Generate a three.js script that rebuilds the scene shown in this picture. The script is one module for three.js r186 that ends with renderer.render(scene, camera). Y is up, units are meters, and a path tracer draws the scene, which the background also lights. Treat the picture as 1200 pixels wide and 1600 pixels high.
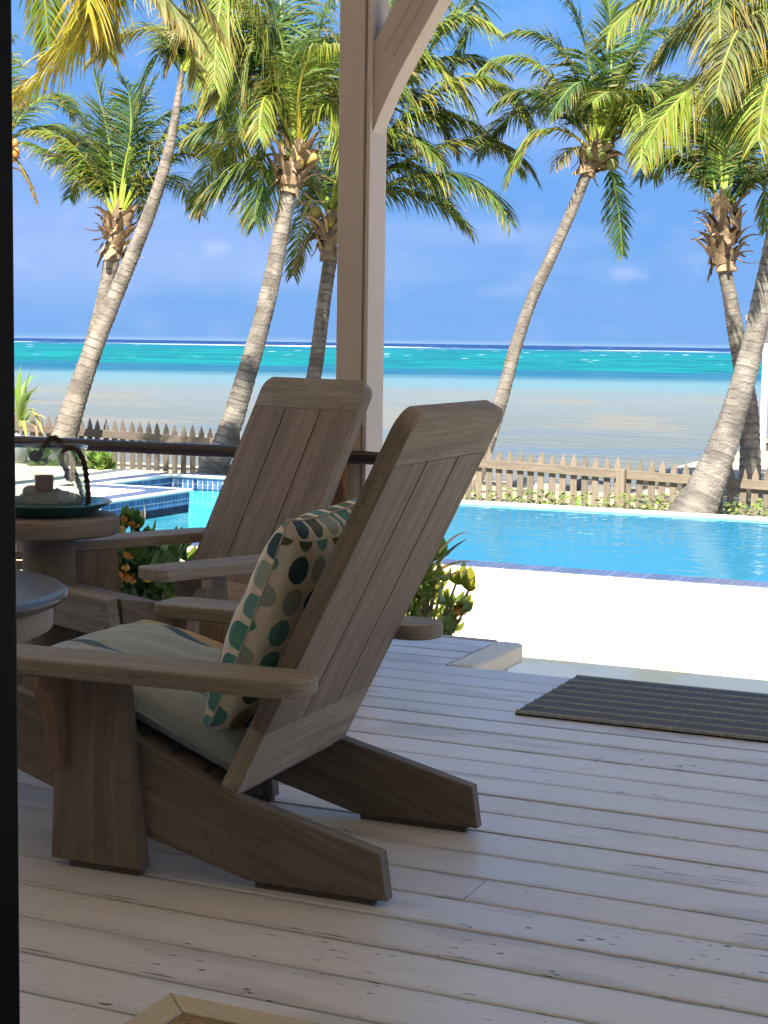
import * as THREE from 'three';
import { mergeGeometries, mergeVertices } from 'three/addons/utils/BufferGeometryUtils.js';
import { RoundedBoxGeometry } from 'three/addons/geometries/RoundedBoxGeometry.js';

// ------------------------------------------------------------------ camera, sky, sun, exposure
const V = (x, y, z) => new THREE.Vector3(x, y, z);
const DEG = Math.PI / 180;
const scene = new THREE.Scene();
const camera = new THREE.PerspectiveCamera(34.49, 0.75, 0.05, 14000);
camera.position.set(0, 1.15, 0);
camera.rotation.order = 'YXZ';
camera.rotation.set(-5.86 * DEG, 24.3 * DEG, 0.83 * DEG);
camera.updateMatrixWorld(true);
const renderer = new THREE.WebGLRenderer({ antialias: true });
renderer.setSize(768, 1024);
renderer.toneMapping = THREE.LinearToneMapping;
renderer.toneMappingExposure = 3.7;
renderer.shadowMap.enabled = true;

const sunDir = V(0.2, 1, 0.74).normalize();
const sun = new THREE.DirectionalLight(new THREE.Color(1, 0.95, 0.86), 5);
sun.position.copy(sunDir).multiplyScalar(60).add(V(-5, 0, -12));
sun.target.position.set(-5, 0, -12);
sun.castShadow = true;
Object.assign(sun.shadow.camera, { left: -30, right: 30, top: 30, bottom: -30, near: 1, far: 140 });
sun.shadow.mapSize.set(4096, 4096);
sun.shadow.radius = 1;
scene.add(sun, sun.target);

// seeded random numbers and periodic value noise
let seed = 12345;
const rnd = () => { seed = (seed * 1664525 + 1013904223) >>> 0; return seed / 4294967296; };
const rr = (a, b) => a + (b - a) * rnd();
const hash = (x, y, s) => { let h = (x * 374761393 + y * 668265263 + s * 2147483647) | 0; h = Math.imul(h ^ (h >>> 13), 1274126177); h ^= h >>> 16; return (h >>> 0) / 4294967296; };
const mod = (a, n) => ((a % n) + n) % n;
function vn(x, y, px, py, s = 0) {
  const xi = Math.floor(x), yi = Math.floor(y), fx = x - xi, fy = y - yi;
  const u = fx * fx * (3 - 2 * fx), v = fy * fy * (3 - 2 * fy);
  const x0 = mod(xi, px), x1 = mod(xi + 1, px), y0 = mod(yi, py), y1 = mod(yi + 1, py);
  const a = hash(x0, y0, s), b = hash(x1, y0, s), c = hash(x0, y1, s), d = hash(x1, y1, s);
  return a + (b - a) * u + (c - a) * v + (a - b - c + d) * u * v;
}
const fbm = (x, y, px, py, s = 0, o = 4) => { let t = 0, a = 0.5, n = 0; for (let i = 0; i < o; i++) { t += a * vn(x, y, px, py, s + i * 17); n += a; a *= 0.5; x *= 2; y *= 2; px *= 2; py *= 2; } return t / n; };
const mix = (a, b, t) => a + (b - a) * t;
const clamp = (x, a = 0, b = 1) => Math.min(b, Math.max(a, x));
const sstep = (a, b, x) => { const t = clamp((x - a) / (b - a)); return t * t * (3 - 2 * t); };
const mix3 = (a, b, t) => [mix(a[0], b[0], t), mix(a[1], b[1], t), mix(a[2], b[2], t)];

{ // the sky: a computed clear tropical sky with a few low soft clouds
  const W = 2048, H = 1024, data = new Float32Array(W * H * 4);
  const puffs = [[-0.530, 0.054, 0.016, 0.0075, 0.95], [-0.553, 0.050, 0.014, 0.006, 0.7], [-0.543, 0.036, 0.013, 0.005, 0.55], [-0.279, 0.039, 0.012, 0.005, 0.6], [-0.64, 0.043, 0.02, 0.008, 0.6], [-0.235, 0.045, 0.014, 0.006, 0.4], [-0.36, 0.035, 0.05, 0.008, 0.35], [-0.60, 0.062, 0.03, 0.006, 0.35], [-0.9, 0.1, 0.06, 0.02, 0.5], [0.1, 0.09, 0.08, 0.02, 0.5]];
  for (let j = 0; j < H; j++) for (let i = 0; i < W; i++) {
    const th = ((j + 0.5) / H - 0.5) * Math.PI, ph = ((i + 0.5) / W - 0.5) * 2 * Math.PI;
    const y = Math.sin(th), az = Math.atan2(Math.cos(ph), -Math.sin(ph)); // azimuth from -z, positive towards +x
    let c;
    if (y < 0) c = [0.16, 0.22, 0.28];
    else {
      c = mix3([0.0583, 0.1235, 0.2453], [0.0478, 0.1157, 0.2549], sstep(0, 0.12, y));
      c = mix3(c, [0.0487, 0.1348, 0.2810], sstep(0.12, 0.32, y));
      c = mix3(c, [0.058, 0.134, 0.347], sstep(0.4, 1, y));
      const dir = V(Math.cos(ph) * Math.cos(th), y, Math.sin(ph) * Math.cos(th));
      const glow = Math.max(0, dir.dot(sunDir));
      const g = Math.pow(glow, 4) * 0.30 + Math.pow(glow, 32) * 0.9;
      c = [c[0] + g * 0.9, c[1] + g * 0.85, c[2] + g * 0.7];
      const n = fbm((az / Math.PI + 1) * 150, th * 110, 300, 512, 5, 5), n2 = fbm((az / Math.PI + 1) * 9, th * 22, 18, 512, 9, 4);
      let k = 0.30 * sstep(0.47, 0.78, n2) * sstep(0.0, 0.03, y) * (1 - sstep(0.2, 0.5, y));
      for (const [a, e, sa, se, amt] of puffs) {
        const q = Math.exp(-(((az - a) / sa) ** 2) - ((th - e - (n - 0.5) * 0.012) / se) ** 2);
        k = Math.max(k, 0.6 * amt * sstep(0.22, 0.85, q * clamp(2.6 * n - 0.55, 0, 1.6)));
      }
      const wisp = 0.18 * sstep(0.5, 0.75, n) * (1 - sstep(0.25, 0.6, y));
      c = mix3(c, [0.1827, 0.2044, 0.3036], clamp(k + wisp * 0.5, 0, 0.75));
    }
    const o = (j * W + i) * 4; data[o] = c[0]; data[o + 1] = c[1]; data[o + 2] = c[2]; data[o + 3] = 1;
  }
  const t = new THREE.DataTexture(data, W, H, THREE.RGBAFormat, THREE.FloatType);
  t.mapping = THREE.EquirectangularReflectionMapping; t.magFilter = t.minFilter = THREE.LinearFilter; t.needsUpdate = true;
  scene.background = t; scene.environment = t;
}

// ------------------------------------------------------------------ helpers
const used = {};
function numbered(n) { used[n] = (used[n] ?? -1) + 1; return used[n] ? `${n}_${String(used[n]).padStart(3, '0')}` : n; }
function shade(m) { m.castShadow = true; m.receiveShadow = true; return m; }
function part(name, geo, mat, parent, pos, label) { const m = shade(new THREE.Mesh(geo, mat)); m.name = name; if (pos) m.position.set(...pos); if (label) m.userData.label = label; parent.add(m); return m; }
function tag(o, label, category, group) { o.userData = { ...o.userData, label, category }; if (group) o.userData.group = group; return o; }
function thing(name, label, category, pos = [0, 0, 0], turn = 0, group) { const g = new THREE.Group(); g.name = numbered(name); g.position.set(...pos); g.rotation.y = turn; scene.add(g); return tag(g, label, category, group); }
function struct(name, pos = [0, 0, 0]) { const g = new THREE.Group(); g.name = numbered(name); g.position.set(...pos); g.userData.kind = 'structure'; scene.add(g); return g; }
function structMesh(name, geo, mat) { const m = shade(new THREE.Mesh(geo, mat)); m.name = numbered(name); m.userData.kind = 'structure'; scene.add(m); return m; }
function tex(w, h, fn, srgb = true, rx = 1, ry = 1) {
  const d = new Uint8Array(w * h * 4);
  for (let j = 0; j < h; j++) for (let i = 0; i < w; i++) { const c = fn(i / w, j / h), o = (j * w + i) * 4; for (let k = 0; k < 3; k++) d[o + k] = clamp(c[k] ?? c[0], 0, 255); d[o + 3] = 255; }
  const t = new THREE.DataTexture(d, w, h); t.wrapS = t.wrapT = THREE.RepeatWrapping; t.magFilter = THREE.LinearFilter; t.minFilter = THREE.LinearMipmapLinearFilter; t.generateMipmaps = true;
  t.repeat.set(rx, ry); if (srgb) t.colorSpace = THREE.SRGBColorSpace; t.needsUpdate = true; return t;
}
const rgb = (r, g, b) => new THREE.Color().setRGB(r, g, b);
// a pixel of the 1200 x 1600 survey grid and a distance ahead -> a point of the place
const FPX = 800 / Math.tan(34.49 / 2 * DEG);
function at(px, py, depth) { return V((px - 600) / FPX * depth, -(py - 800) / FPX * depth, -depth).applyMatrix4(camera.matrixWorld); }
function onZ(px, py, z) { const p = at(px, py, 1), d = p.clone().sub(camera.position); return camera.position.clone().addScaledVector(d, z / d.z); }
function depthOf(p) { return -p.clone().applyMatrix4(camera.matrixWorldInverse).z; }
// uv in metres, u along the grain
function grainUV(geo, dir = V(1, 0, 0), off) {
  const g = geo.index ? geo.toNonIndexed() : geo, p = g.attributes.position, uv = new Float32Array(p.count * 2);
  const ou = off ? off[0] : rr(0, 7), ov = off ? off[1] : rr(0, 7);
  const a = V(), b = V(), c = V(), n = V(), e = V();
  for (let i = 0; i < p.count; i += 3) {
    a.fromBufferAttribute(p, i); b.fromBufferAttribute(p, i + 1); c.fromBufferAttribute(p, i + 2);
    n.copy(b).sub(a).cross(e.copy(c).sub(a)).normalize();
    const along = dir.clone(); if (Math.abs(n.dot(dir)) > 0.9) along.set(dir.z, dir.x, dir.y);
    const across = n.clone().cross(along).normalize();
    const q = [a, b, c];
    for (let k = 0; k < 3; k++) { uv[(i + k) * 2] = q[k].dot(along) + ou; uv[(i + k) * 2 + 1] = q[k].dot(across) + ov; }
  }
  g.setAttribute('uv', new THREE.BufferAttribute(uv, 2)); return g;
}
// an outline in x,y pushed out to a thickness about z = 0, with eased edges
function slab(pts, t, bevel = 0.003, segs = 2) {
  const s = pts instanceof THREE.Shape ? pts : new THREE.Shape(pts.map(([x, y]) => new THREE.Vector2(x, y)));
  const g = new THREE.ExtrudeGeometry(s, { depth: t - 2 * bevel, bevelEnabled: true, bevelThickness: bevel, bevelSize: bevel, bevelOffset: -bevel, bevelSegments: segs, curveSegments: 10 });
  g.translate(0, 0, -t / 2 + bevel); return g;
}
function roundRect(x0, y0, x1, y1, r) { // r: [bl, br, tr, tl]
  const s = new THREE.Shape(), [a, b, c, d] = r;
  s.moveTo(x0 + a, y0); s.lineTo(x1 - b, y0); if (b) s.absarc(x1 - b, y0 + b, b, -Math.PI / 2, 0);
  s.lineTo(x1, y1 - c); if (c) s.absarc(x1 - c, y1 - c, c, 0, Math.PI / 2);
  s.lineTo(x0 + d, y1); if (d) s.absarc(x0 + d, y1 - d, d, Math.PI / 2, Math.PI);
  s.lineTo(x0, y0 + a); if (a) s.absarc(x0 + a, y0 + a, a, Math.PI, Math.PI * 1.5);
  return s;
}
const box = (x0, y0, z0, x1, y1, z1) => { const g = new THREE.BoxGeometry(x1 - x0, y1 - y0, z1 - z0); g.translate((x0 + x1) / 2, (y0 + y1) / 2, (z0 + z1) / 2); return g; };
const rbox = (x0, y0, z0, x1, y1, z1, r = 0.004) => { const g = new RoundedBoxGeometry(x1 - x0, y1 - y0, z1 - z0, 1, r); g.translate((x0 + x1) / 2, (y0 + y1) / 2, (z0 + z1) / 2); return g; };
const plain = (g) => { const n = g.index ? g.toNonIndexed() : g; for (const k of Object.keys(n.attributes)) if (!['position', 'normal', 'uv'].includes(k)) n.deleteAttribute(k); return n; };
const merge = (list) => mergeGeometries(list.map(plain));
function colored(geo, fn) { const p = geo.attributes.position, c = new Float32Array(p.count * 3); for (let i = 0; i < p.count; i++) { const q = fn(p.getX(i), p.getY(i), p.getZ(i), i); c.set(q, i * 3); } geo.setAttribute('color', new THREE.BufferAttribute(c, 3)); return geo; }

// ------------------------------------------------------------------ materials
const woodMap = tex(1024, 512, (u, v) => { // weathered hardwood, 1 m x 0.5 m, grain along u
  const warp = fbm(u * 3, v * 4, 3, 4, 3, 3) * 0.10;
  const g = fbm(u * 4, (v + warp) * 60, 4, 66, 1, 4), f = fbm(u * 14, v * 220, 14, 220, 2, 2), b = fbm(u * 2, v * 3, 2, 3, 8, 3);
  const fig = Math.sin((v + warp * 2.2) * 40 + 3 * fbm(u * 2, v * 5, 2, 5, 12, 2)) * 0.5 + 0.5;
  let k = 0.5 * g + 0.25 * f + 0.12 * fig + 0.25 * b; k = clamp((k - 0.3) / 0.55);
  const c = mix3([148, 137, 123], [200, 190, 176], k), gap = sstep(0.30, 0.20, f) * 0.10 * sstep(0.35, 0.6, g);
  const spot = sstep(0.74, 0.80, fbm(u * 40, v * 30, 40, 30, 31, 2)) * 0.08;
  return c.map((x) => x * (1 - gap - spot));
});
const woodBump = tex(1024, 512, (u, v) => { const warp = fbm(u * 3, v * 4, 3, 4, 3, 3) * 0.10; return [255 * (0.5 * fbm(u * 4, (v + warp) * 60, 4, 66, 1, 4) + 0.5 * fbm(u * 14, v * 220, 14, 220, 2, 2))]; }, false);
for (const t of [woodMap, woodBump]) t.repeat.set(1, 2);
const wood = (r, g, b, rough = 0.72) => new THREE.MeshStandardMaterial({ color: rgb(r, g, b), map: woodMap, bumpMap: woodBump, bumpScale: 0.0012, roughness: rough });
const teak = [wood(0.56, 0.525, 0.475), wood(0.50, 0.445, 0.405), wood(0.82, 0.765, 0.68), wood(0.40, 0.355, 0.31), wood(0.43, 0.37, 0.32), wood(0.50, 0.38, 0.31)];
const tableWood = wood(0.26, 0.225, 0.20, 0.28), fenceWood = [wood(0.34, 0.31, 0.265), wood(0.29, 0.268, 0.235), wood(0.40, 0.362, 0.305), wood(0.22, 0.20, 0.18)];  // last fenceWood is a darker copy with palm shade put into its colour
const darkWood = new THREE.MeshStandardMaterial({ color: rgb(0.075, 0.043, 0.03), map: woodMap, roughness: 0.32 });

const paintMap = tex(2048, 1024, (u, v) => { // painted floorboards, 3.2 m x 0.8 m, worn along the grain
  const m = fbm(u * 8, v * 6, 8, 6, 41, 4), st = fbm(u * 10, v * 160, 10, 160, 42, 3), sc = fbm(u * 60, v * 30, 60, 30, 43, 3);
  let c = mix3([210, 204, 200], [226, 221, 218], clamp(0.5 * m + 0.35 * st + 0.25 * sc));
  const rub = sstep(0.55, 0.75, m) * 0.10; c = c.map((x) => x * (1 - rub));
  const zone = fbm(u * 5, v * 9, 5, 9, 47, 3), crack = sstep(0.71, 0.77, fbm(u * 26, v * 240, 26, 240, 44, 2)) * sstep(0.71, 0.80, zone);
  const chip = sstep(0.83, 0.845, fbm(u * 110, v * 110, 110, 110, 45, 2)) * sstep(0.50, 0.60, fbm(u * 7, v * 7, 7, 7, 46, 2));
  const f = (v * 5) % 1, ed = Math.min(f, 0.965 - f) * 0.16; // metres from the board's edge
  const wear = fbm(u * 30, Math.floor(v * 5) * 7.3, 30, 64, 53, 3), bite = sstep(0.66, 0.72, wear) * sstep(0.002 + 0.012 * (wear - 0.6) * 5, 0.001, ed), grime = sstep(0.008, 0.0, ed) * 0.38 + sstep(0.03, 0.0, ed) * 0.05;
  c = c.map((x, k) => x * (1 - grime * [0.8, 0.95, 1.1][k]));
  return mix3(c, [62, 50, 44], clamp(crack * 0.8 + chip + bite * 0.9));
});
const paintBump = tex(1024, 512, (u, v) => [255 * (0.6 * fbm(u * 12, v * 120, 12, 120, 51, 3) + 0.4 * fbm(u * 160, v * 80, 160, 80, 52, 2))], false);
for (const t of [paintMap, paintBump]) t.repeat.set(1 / 3.2, 1 / 0.8);
const deckPaint = [0, 1, 2].map((i) => new THREE.MeshStandardMaterial({ map: paintMap, bumpMap: paintBump, bumpScale: 0.0012, color: rgb(...[[1, 1, 1], [0.95, 0.945, 0.945], [0.97, 0.98, 1]][i]), roughness: [0.32, 0.36, 0.30][i] }));
const postPaint = new THREE.MeshStandardMaterial({ map: paintMap, color: rgb(0.78, 0.69, 0.62), roughness: 0.5, bumpMap: paintBump, bumpScale: 0.001 });
const cleanMap = tex(512, 512, (u, v) => { const m = fbm(u * 4, v * 4, 4, 4, 48, 4), n = fbm(u * 70, v * 70, 70, 70, 49, 2); return mix3([192, 182, 172], [208, 199, 189], clamp(0.7 * m + 0.3 * n)); });
const cleanPaint = new THREE.MeshStandardMaterial({ map: cleanMap, color: rgb(0.90, 0.83, 0.76), roughness: 0.5, bumpMap: paintBump, bumpScale: 0.001 });
const creamPaint = new THREE.MeshStandardMaterial({ color: rgb(0.78, 0.70, 0.52), roughness: 0.6, bumpMap: paintBump, bumpScale: 0.001 });
const white = new THREE.MeshStandardMaterial({ color: rgb(0.55, 0.55, 0.54), roughness: 0.5 });
const ceilingPaint = new THREE.MeshStandardMaterial({ color: rgb(0.88, 0.83, 0.76), roughness: 0.7 });
const roomPaint = new THREE.MeshStandardMaterial({ color: rgb(0.50, 0.46, 0.42), roughness: 0.8 });
const darkFrame = new THREE.MeshPhysicalMaterial({ color: rgb(0.004, 0.0038, 0.0038), roughness: 0.6, specularIntensity: 0.12 });

const concreteMap = tex(1024, 1024, (u, v) => { const a = fbm(u * 5, v * 5, 5, 5, 61, 5), b = fbm(u * 90, v * 90, 90, 90, 62, 2), s = sstep(0.58, 0.72, fbm(u * 9, v * 9, 9, 9, 63, 3)); return mix3([243, 233, 206], [250, 245, 232], clamp(a * 1.5 - 0.35 + b * 0.2)).map((x, k) => x * (1 - s * [0.02, 0.04, 0.12][k])); });
concreteMap.repeat.set(0.25, 0.25);
const concreteBump = tex(512, 512, (u, v) => [255 * fbm(u * 60, v * 60, 60, 60, 64, 3)], false); concreteBump.repeat.set(1, 1);
const terraceMat = new THREE.MeshStandardMaterial({ map: concreteMap, color: rgb(0.95, 0.84, 0.70), bumpMap: concreteBump, bumpScale: 0.003, roughness: 0.85 });
const sandMap = tex(1024, 1024, (u, v) => { const a = fbm(u * 8, v * 8, 8, 8, 71, 5), b = fbm(u * 160, v * 160, 160, 160, 72, 2); return mix3([176, 160, 130], [226, 214, 188], clamp(a * 0.9 + b * 0.5 - 0.2)); });
sandMap.repeat.set(0.25, 0.25);
const sandMat = new THREE.MeshStandardMaterial({ map: sandMap, color: rgb(0.56, 0.52, 0.46), roughness: 0.95, bumpMap: concreteBump, bumpScale: 0.02 });
const glaze = [[0.060, 0.075, 0.135], [0.050, 0.064, 0.115], [0.075, 0.09, 0.155]].map((c) => new THREE.MeshPhysicalMaterial({ color: rgb(...c), roughness: 0.25 }));
const bandGlaze = [[0.045, 0.105, 0.24], [0.035, 0.085, 0.20], [0.06, 0.13, 0.28], [0.075, 0.15, 0.28]].map((c) => new THREE.MeshPhysicalMaterial({ color: rgb(...c), roughness: 0.2 }));
const grout = new THREE.MeshStandardMaterial({ color: rgb(0.72, 0.74, 0.76), roughness: 0.8 });

// ------------------------------------------------------------------ ground, beach, sea
const PX0 = -11.3, PXJ = -10.0, PX1 = 3, PZN = -12.32, PZJ = -16.58, PZF = -18.32; // the pool's inner edges
const TER = -0.6, WAT = -0.755;
const poolPts = [[PXJ, PZN], [PX1, PZN], [PX1, PZF], [PX0, PZF], [PX0, PZJ], [PXJ, PZJ]];
function sheet(outer, hole, y) { // horizontal polygon given in x,z
  const s = new THREE.Shape(outer.map(([x, z]) => new THREE.Vector2(x, -z)));
  if (hole) s.holes.push(new THREE.Path(hole.map(([x, z]) => new THREE.Vector2(x, -z))));
  const g = new THREE.ShapeGeometry(s); g.rotateX(-Math.PI / 2); g.translate(0, y, 0); return g;
}
const grow = (d) => [[PXJ - d, PZN + d], [PX1 + d, PZN + d], [PX1 + d, PZF - d], [PX0 - d, PZF - d], [PX0 - d, PZJ + d], [PXJ - d, PZJ + d]];
structMesh('ground', sheet([[-400, 300], [400, 300], [400, -20.8], [-400, -20.8]], grow(0.2), -0.86), sandMat);
{ // the beach slopes from the garden into the sea
  const g = new THREE.PlaneGeometry(240, 22, 240, 60); g.rotateX(-Math.PI / 2); g.translate(-10, 0, -31.8);
  const p = g.attributes.position;
  for (let i = 0; i < p.count; i++) { const x = p.getX(i), z = p.getZ(i), t = clamp((-20.8 - z) / 22); p.setY(i, -0.862 - 1.75 * t ** 1.15 - 0.10 * sstep(0, 0.05, t) * (fbm(x * 0.5 + 200, z * 0.5 + 100, 1000, 1000, 81, 3) - 0.4)); }
  g.computeVertexNormals();
  const uv = g.attributes.uv; for (let i = 0; i < p.count; i++) uv.setXY(i, p.getX(i), p.getZ(i));
  structMesh('beach', g, sandMat);
}
{ // the sea: shallow sand flats, a grass bed, a turquoise lagoon, the reef and the deep water beyond
  const rows = 300, cols = 420, d0 = 27, d1 = 9500, pos = [], col = [], uv = [], idx = [];
  const fx = -Math.sin(24.3 * DEG), fz = -Math.cos(24.3 * DEG), rx = -fz, rz = fx;
  for (let j = 0; j <= rows; j++) for (let i = 0; i <= cols; i++) {
    const d = d0 * (d1 / d0) ** (j / rows), w = (i / cols * 2 - 1) * (d * 0.55 + 40);
    const x = fx * d + rx * w, z = fz * d + rz * w;
    pos.push(x, -1.9, z); uv.push(x, z);
    const l = Math.log(d), n = fbm(w * 0.02 + 300, l * 14, 4096, 4096, 91, 4), n2 = fbm(w * 0.2 + 900, d * 0.10, 8192, 8192, 92, 4), n3 = fbm(w / d * 30 + 60, l * 60, 4096, 4096, 93, 3);
    const q = d * (1 + (n - 0.5) * 0.10 + w / d * 0.12);
    let c = mix3([0.098, 0.106, 0.095], [0.118, 0.132, 0.124], sstep(45, 95, q));
    c = mix3(c, [0.1531, 0.1333, 0.0963], 0.6 * sstep(0.46, 0.70, n2) * (1 - sstep(85, 125, q)));
    c = mix3(c, [0.0602, 0.0989, 0.1419], 0.55 * sstep(0.52, 0.75, n) * (1 - sstep(70, 110, q)) * sstep(34, 44, q));
    c = mix3(c, [0.0860, 0.1505, 0.1677], sstep(88, 135, q));
    c = mix3(c, [0.0103, 0.0705, 0.1118], sstep(134, 170, q) * (0.8 + 0.4 * n3));
    const turq = mix3([0.0017, 0.0800, 0.0920], [0.0026, 0.1402, 0.1333], sstep(0.4, 0.62, n3));
    c = mix3(c, mix3(turq, [0.005, 0.085, 0.12], sstep(430, 900, q)), sstep(196, 218, q));
    c = mix3(c, [0.007, 0.027, 0.09], sstep(930, 1250, q));
    const foam = sstep(0.40 + 0.14 * sstep(-0.1, 0.1, w / d), 0.64, fbm(w * 0.010 + 500, l * 9, 4096, 4096, 95, 4)) * Math.exp(-(((q - 1150) / 110) ** 2)) * 1.2;
    const cap = sstep(0.865, 0.90, fbm(w / d * 260 + 200, l * 160, 8192, 8192, 96, 2)) * sstep(240, 400, d);
    c = mix3(c, [0.72, 0.76, 0.80], clamp(Math.max(foam, cap * 0.8)));
    col.push(...c);
  }
  for (let j = 0; j < rows; j++) for (let i = 0; i < cols; i++) { const a = j * (cols + 1) + i, b = a + 1, c = a + cols + 1, e = c + 1; idx.push(a, b, e, a, e, c); }
  const g = new THREE.BufferGeometry();
  g.setAttribute('position', new THREE.Float32BufferAttribute(pos, 3)); g.setAttribute('color', new THREE.Float32BufferAttribute(col, 3)); g.setAttribute('uv', new THREE.Float32BufferAttribute(uv, 2)); g.setIndex(idx); g.computeVertexNormals();
  const waves = tex(1024, 1024, (u, v) => [255 * (0.6 * fbm(u * 10 + 0.3 * v, v * 22, 10, 22, 101, 4) + 0.4 * fbm(u * 40, v * 70, 40, 70, 102, 3))], false, 0.06, 0.06);
  structMesh('sea', g, new THREE.MeshPhysicalMaterial({ vertexColors: true, roughness: 0.42, specularIntensity: 0.3, ior: 1.33, bumpMap: waves, bumpScale: 0.35 }));
}

// ------------------------------------------------------------------ terrace and pool
{
  const o = 0.33;
  const out = [[PXJ - o, PZN + o], [40, PZN + o], [40, -3], [-40, -3], [-40, PZF - 0.5], [PX0 - o, PZF - 0.5], [PX0 - o, PZJ + o], [PXJ - o, PZJ + o]];
  structMesh('terrace', sheet(out, null, TER), terraceMat);
}
{
  const pool = struct('pool_basin');
  const shell = [];
  const deep = -2.1;
  const floor = new THREE.PlaneGeometry(PX1 - PX0, PZN - PZF, 60, 60); floor.rotateX(-Math.PI / 2); floor.translate((PX0 + PX1) / 2, 0, (PZN + PZF) / 2);
  { const p = floor.attributes.position; for (let i = 0; i < p.count; i++) p.setY(i, mix(-0.78, mix(-1.4, deep + 0.01, sstep(-10.5, -5, p.getX(i))), sstep(0, 2.6, p.getZ(i) - PZF) ** 0.8)); floor.computeVertexNormals(); }
  const plaster = new THREE.MeshStandardMaterial({ vertexColors: true, roughness: 0.7 });
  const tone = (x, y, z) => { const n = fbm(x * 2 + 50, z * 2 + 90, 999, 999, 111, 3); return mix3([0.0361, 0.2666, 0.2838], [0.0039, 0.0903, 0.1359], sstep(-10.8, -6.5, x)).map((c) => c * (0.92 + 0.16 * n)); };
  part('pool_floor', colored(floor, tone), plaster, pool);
  const wall = (x0, z0, x1, z1) => { const g = new THREE.PlaneGeometry(Math.hypot(x1 - x0, z1 - z0), -0.76 - deep + 0.001, 20, 1); g.rotateY(-Math.atan2(z1 - z0, x1 - x0)); g.translate((x0 + x1) / 2, (deep - 0.76) / 2, (z0 + z1) / 2); return plain(g); };
  for (let i = 0; i < 6; i++) { const a = poolPts[i], b = poolPts[(i + 1) % 6]; shell.push(wall(a[0], a[1], b[0], b[1])); }
  part('pool_wall', colored(mergeGeometries(shell), (x, y, z) => x < -9.6 ? [0.1118, 0.3956, 0.4128] : tone(x, y, z)), plaster, pool);  // left walls lighter: light scattered by the water put into the plaster colour
  // kerbs: grout bed, white nosing, glazed tiles
  const wm = new THREE.MeshStandardMaterial({ color: rgb(0.55, 0.56, 0.56), roughness: 0.6 });
  const tileW = 0.066, cop = new RoundedBoxGeometry(tileW - 0.007, 0.012, 0.27, 1, 0.003), band = new RoundedBoxGeometry(0.061, 0.061, 0.012, 1, 0.002);
  function kerb(x0, z0, x1, z1, nx, nz, tiles, name) { // (nx, nz): away from the water
    const L = Math.hypot(x1 - x0, z1 - z0), ang = -Math.atan2(z1 - z0, x1 - x0);
    const k = new THREE.Group(); k.name = name; k.position.set(x0, 0, z0); k.rotation.y = ang; pool.add(k);
    const s = V(nx, 0, nz).applyAxisAngle(V(0, 1, 0), -ang).z > 0 ? 1 : -1; // local z of the outside
    const zz = (a, b) => [Math.min(s * a, s * b), Math.max(s * a, s * b)];
    const [za, zb] = zz(0, 0.33), [zc, zd] = zz(-0.035, 0.045);
    const m = shade(new THREE.Mesh(box(-0.02, -0.86, za, L + 0.02, TER + 0.004, zb), grout)); m.name = 'kerb_bed'; k.add(m);
    if (tiles.nosing) { const n = shade(new THREE.Mesh(rbox(-0.035, TER - 0.018, zc, L + 0.035, TER + 0.018, zd, 0.012), wm)); n.name = 'nosing'; k.add(n); }
    const zt = tiles.nosing ? 0.19 : 0.155;
    for (let i = 0; i * tileW < L - 0.02; i++) { const t = shade(new THREE.Mesh(cop, glaze[Math.floor(rnd() * 3)])); t.name = 'coping_tile'; t.position.set((i + 0.5) * tileW, TER + 0.009 + rr(-0.001, 0.001), s * zt); k.add(t); }
    if (tiles.band) for (let i = 0; i * 0.074 < L - 0.03; i++) for (let r = 0; r < 2; r++) { const t = shade(new THREE.Mesh(band, bandGlaze[Math.floor(rnd() * 4)])); t.name = 'band_tile'; t.position.set((i + 0.5) * 0.074, TER - 0.061 - r * 0.073, -s * 0.004); k.add(t); }
  }
  kerb(-9.99, PZN, -0.9, PZN, 0, 1, { nosing: false, band: false }, 'near_kerb');
  kerb(PXJ, PZN + 0.02, PXJ, PZJ + 0.0, -1, 0, { nosing: true, band: true }, 'left_kerb');
  kerb(PX0 - 0.0, PZJ, PXJ - 0.05, PZJ, 0, 1, { nosing: true, band: false }, 'step_kerb');
  kerb(PX0, PZJ - 0.05, PX0, PZF, -1, 0, { nosing: true, band: true }, 'left_kerb');
  kerb(PX0 + 0.02, PZF, -8.45, PZF, 0, -1, { nosing: true, band: true }, 'far_kerb');
  // the overflow edge on the right, just at the water
  part('overflow_edge', rbox(-8.45, -1.0, PZF - 0.2, PX1, WAT + 0.012, PZF + 0.02, 0.01), new THREE.MeshStandardMaterial({ color: rgb(0.22, 0.38, 0.42), roughness: 0.3 }), pool);
  part('overflow_lip', rbox(-8.45, WAT + 0.005, PZF - 0.19, PX1, WAT + 0.026, PZF - 0.13, 0.008), wm, pool);
}
{
  const ripple = tex(1024, 1024, (u, v) => [255 * (0.65 * fbm(u * 7, v * 9, 7, 9, 121, 3) + 0.35 * fbm(u * 26, v * 30, 26, 30, 122, 2))], false, 0.25, 0.25);
  const g = sheet(poolPts, null, WAT);
  structMesh('pool_water', g, new THREE.MeshPhysicalMaterial({ color: rgb(0.72, 0.93, 1.0), transmission: 1, thickness: 0, roughness: 0.02, ior: 1.33, specularIntensity: 0.45, bumpMap: ripple, bumpScale: 0.016 }));
}
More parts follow.
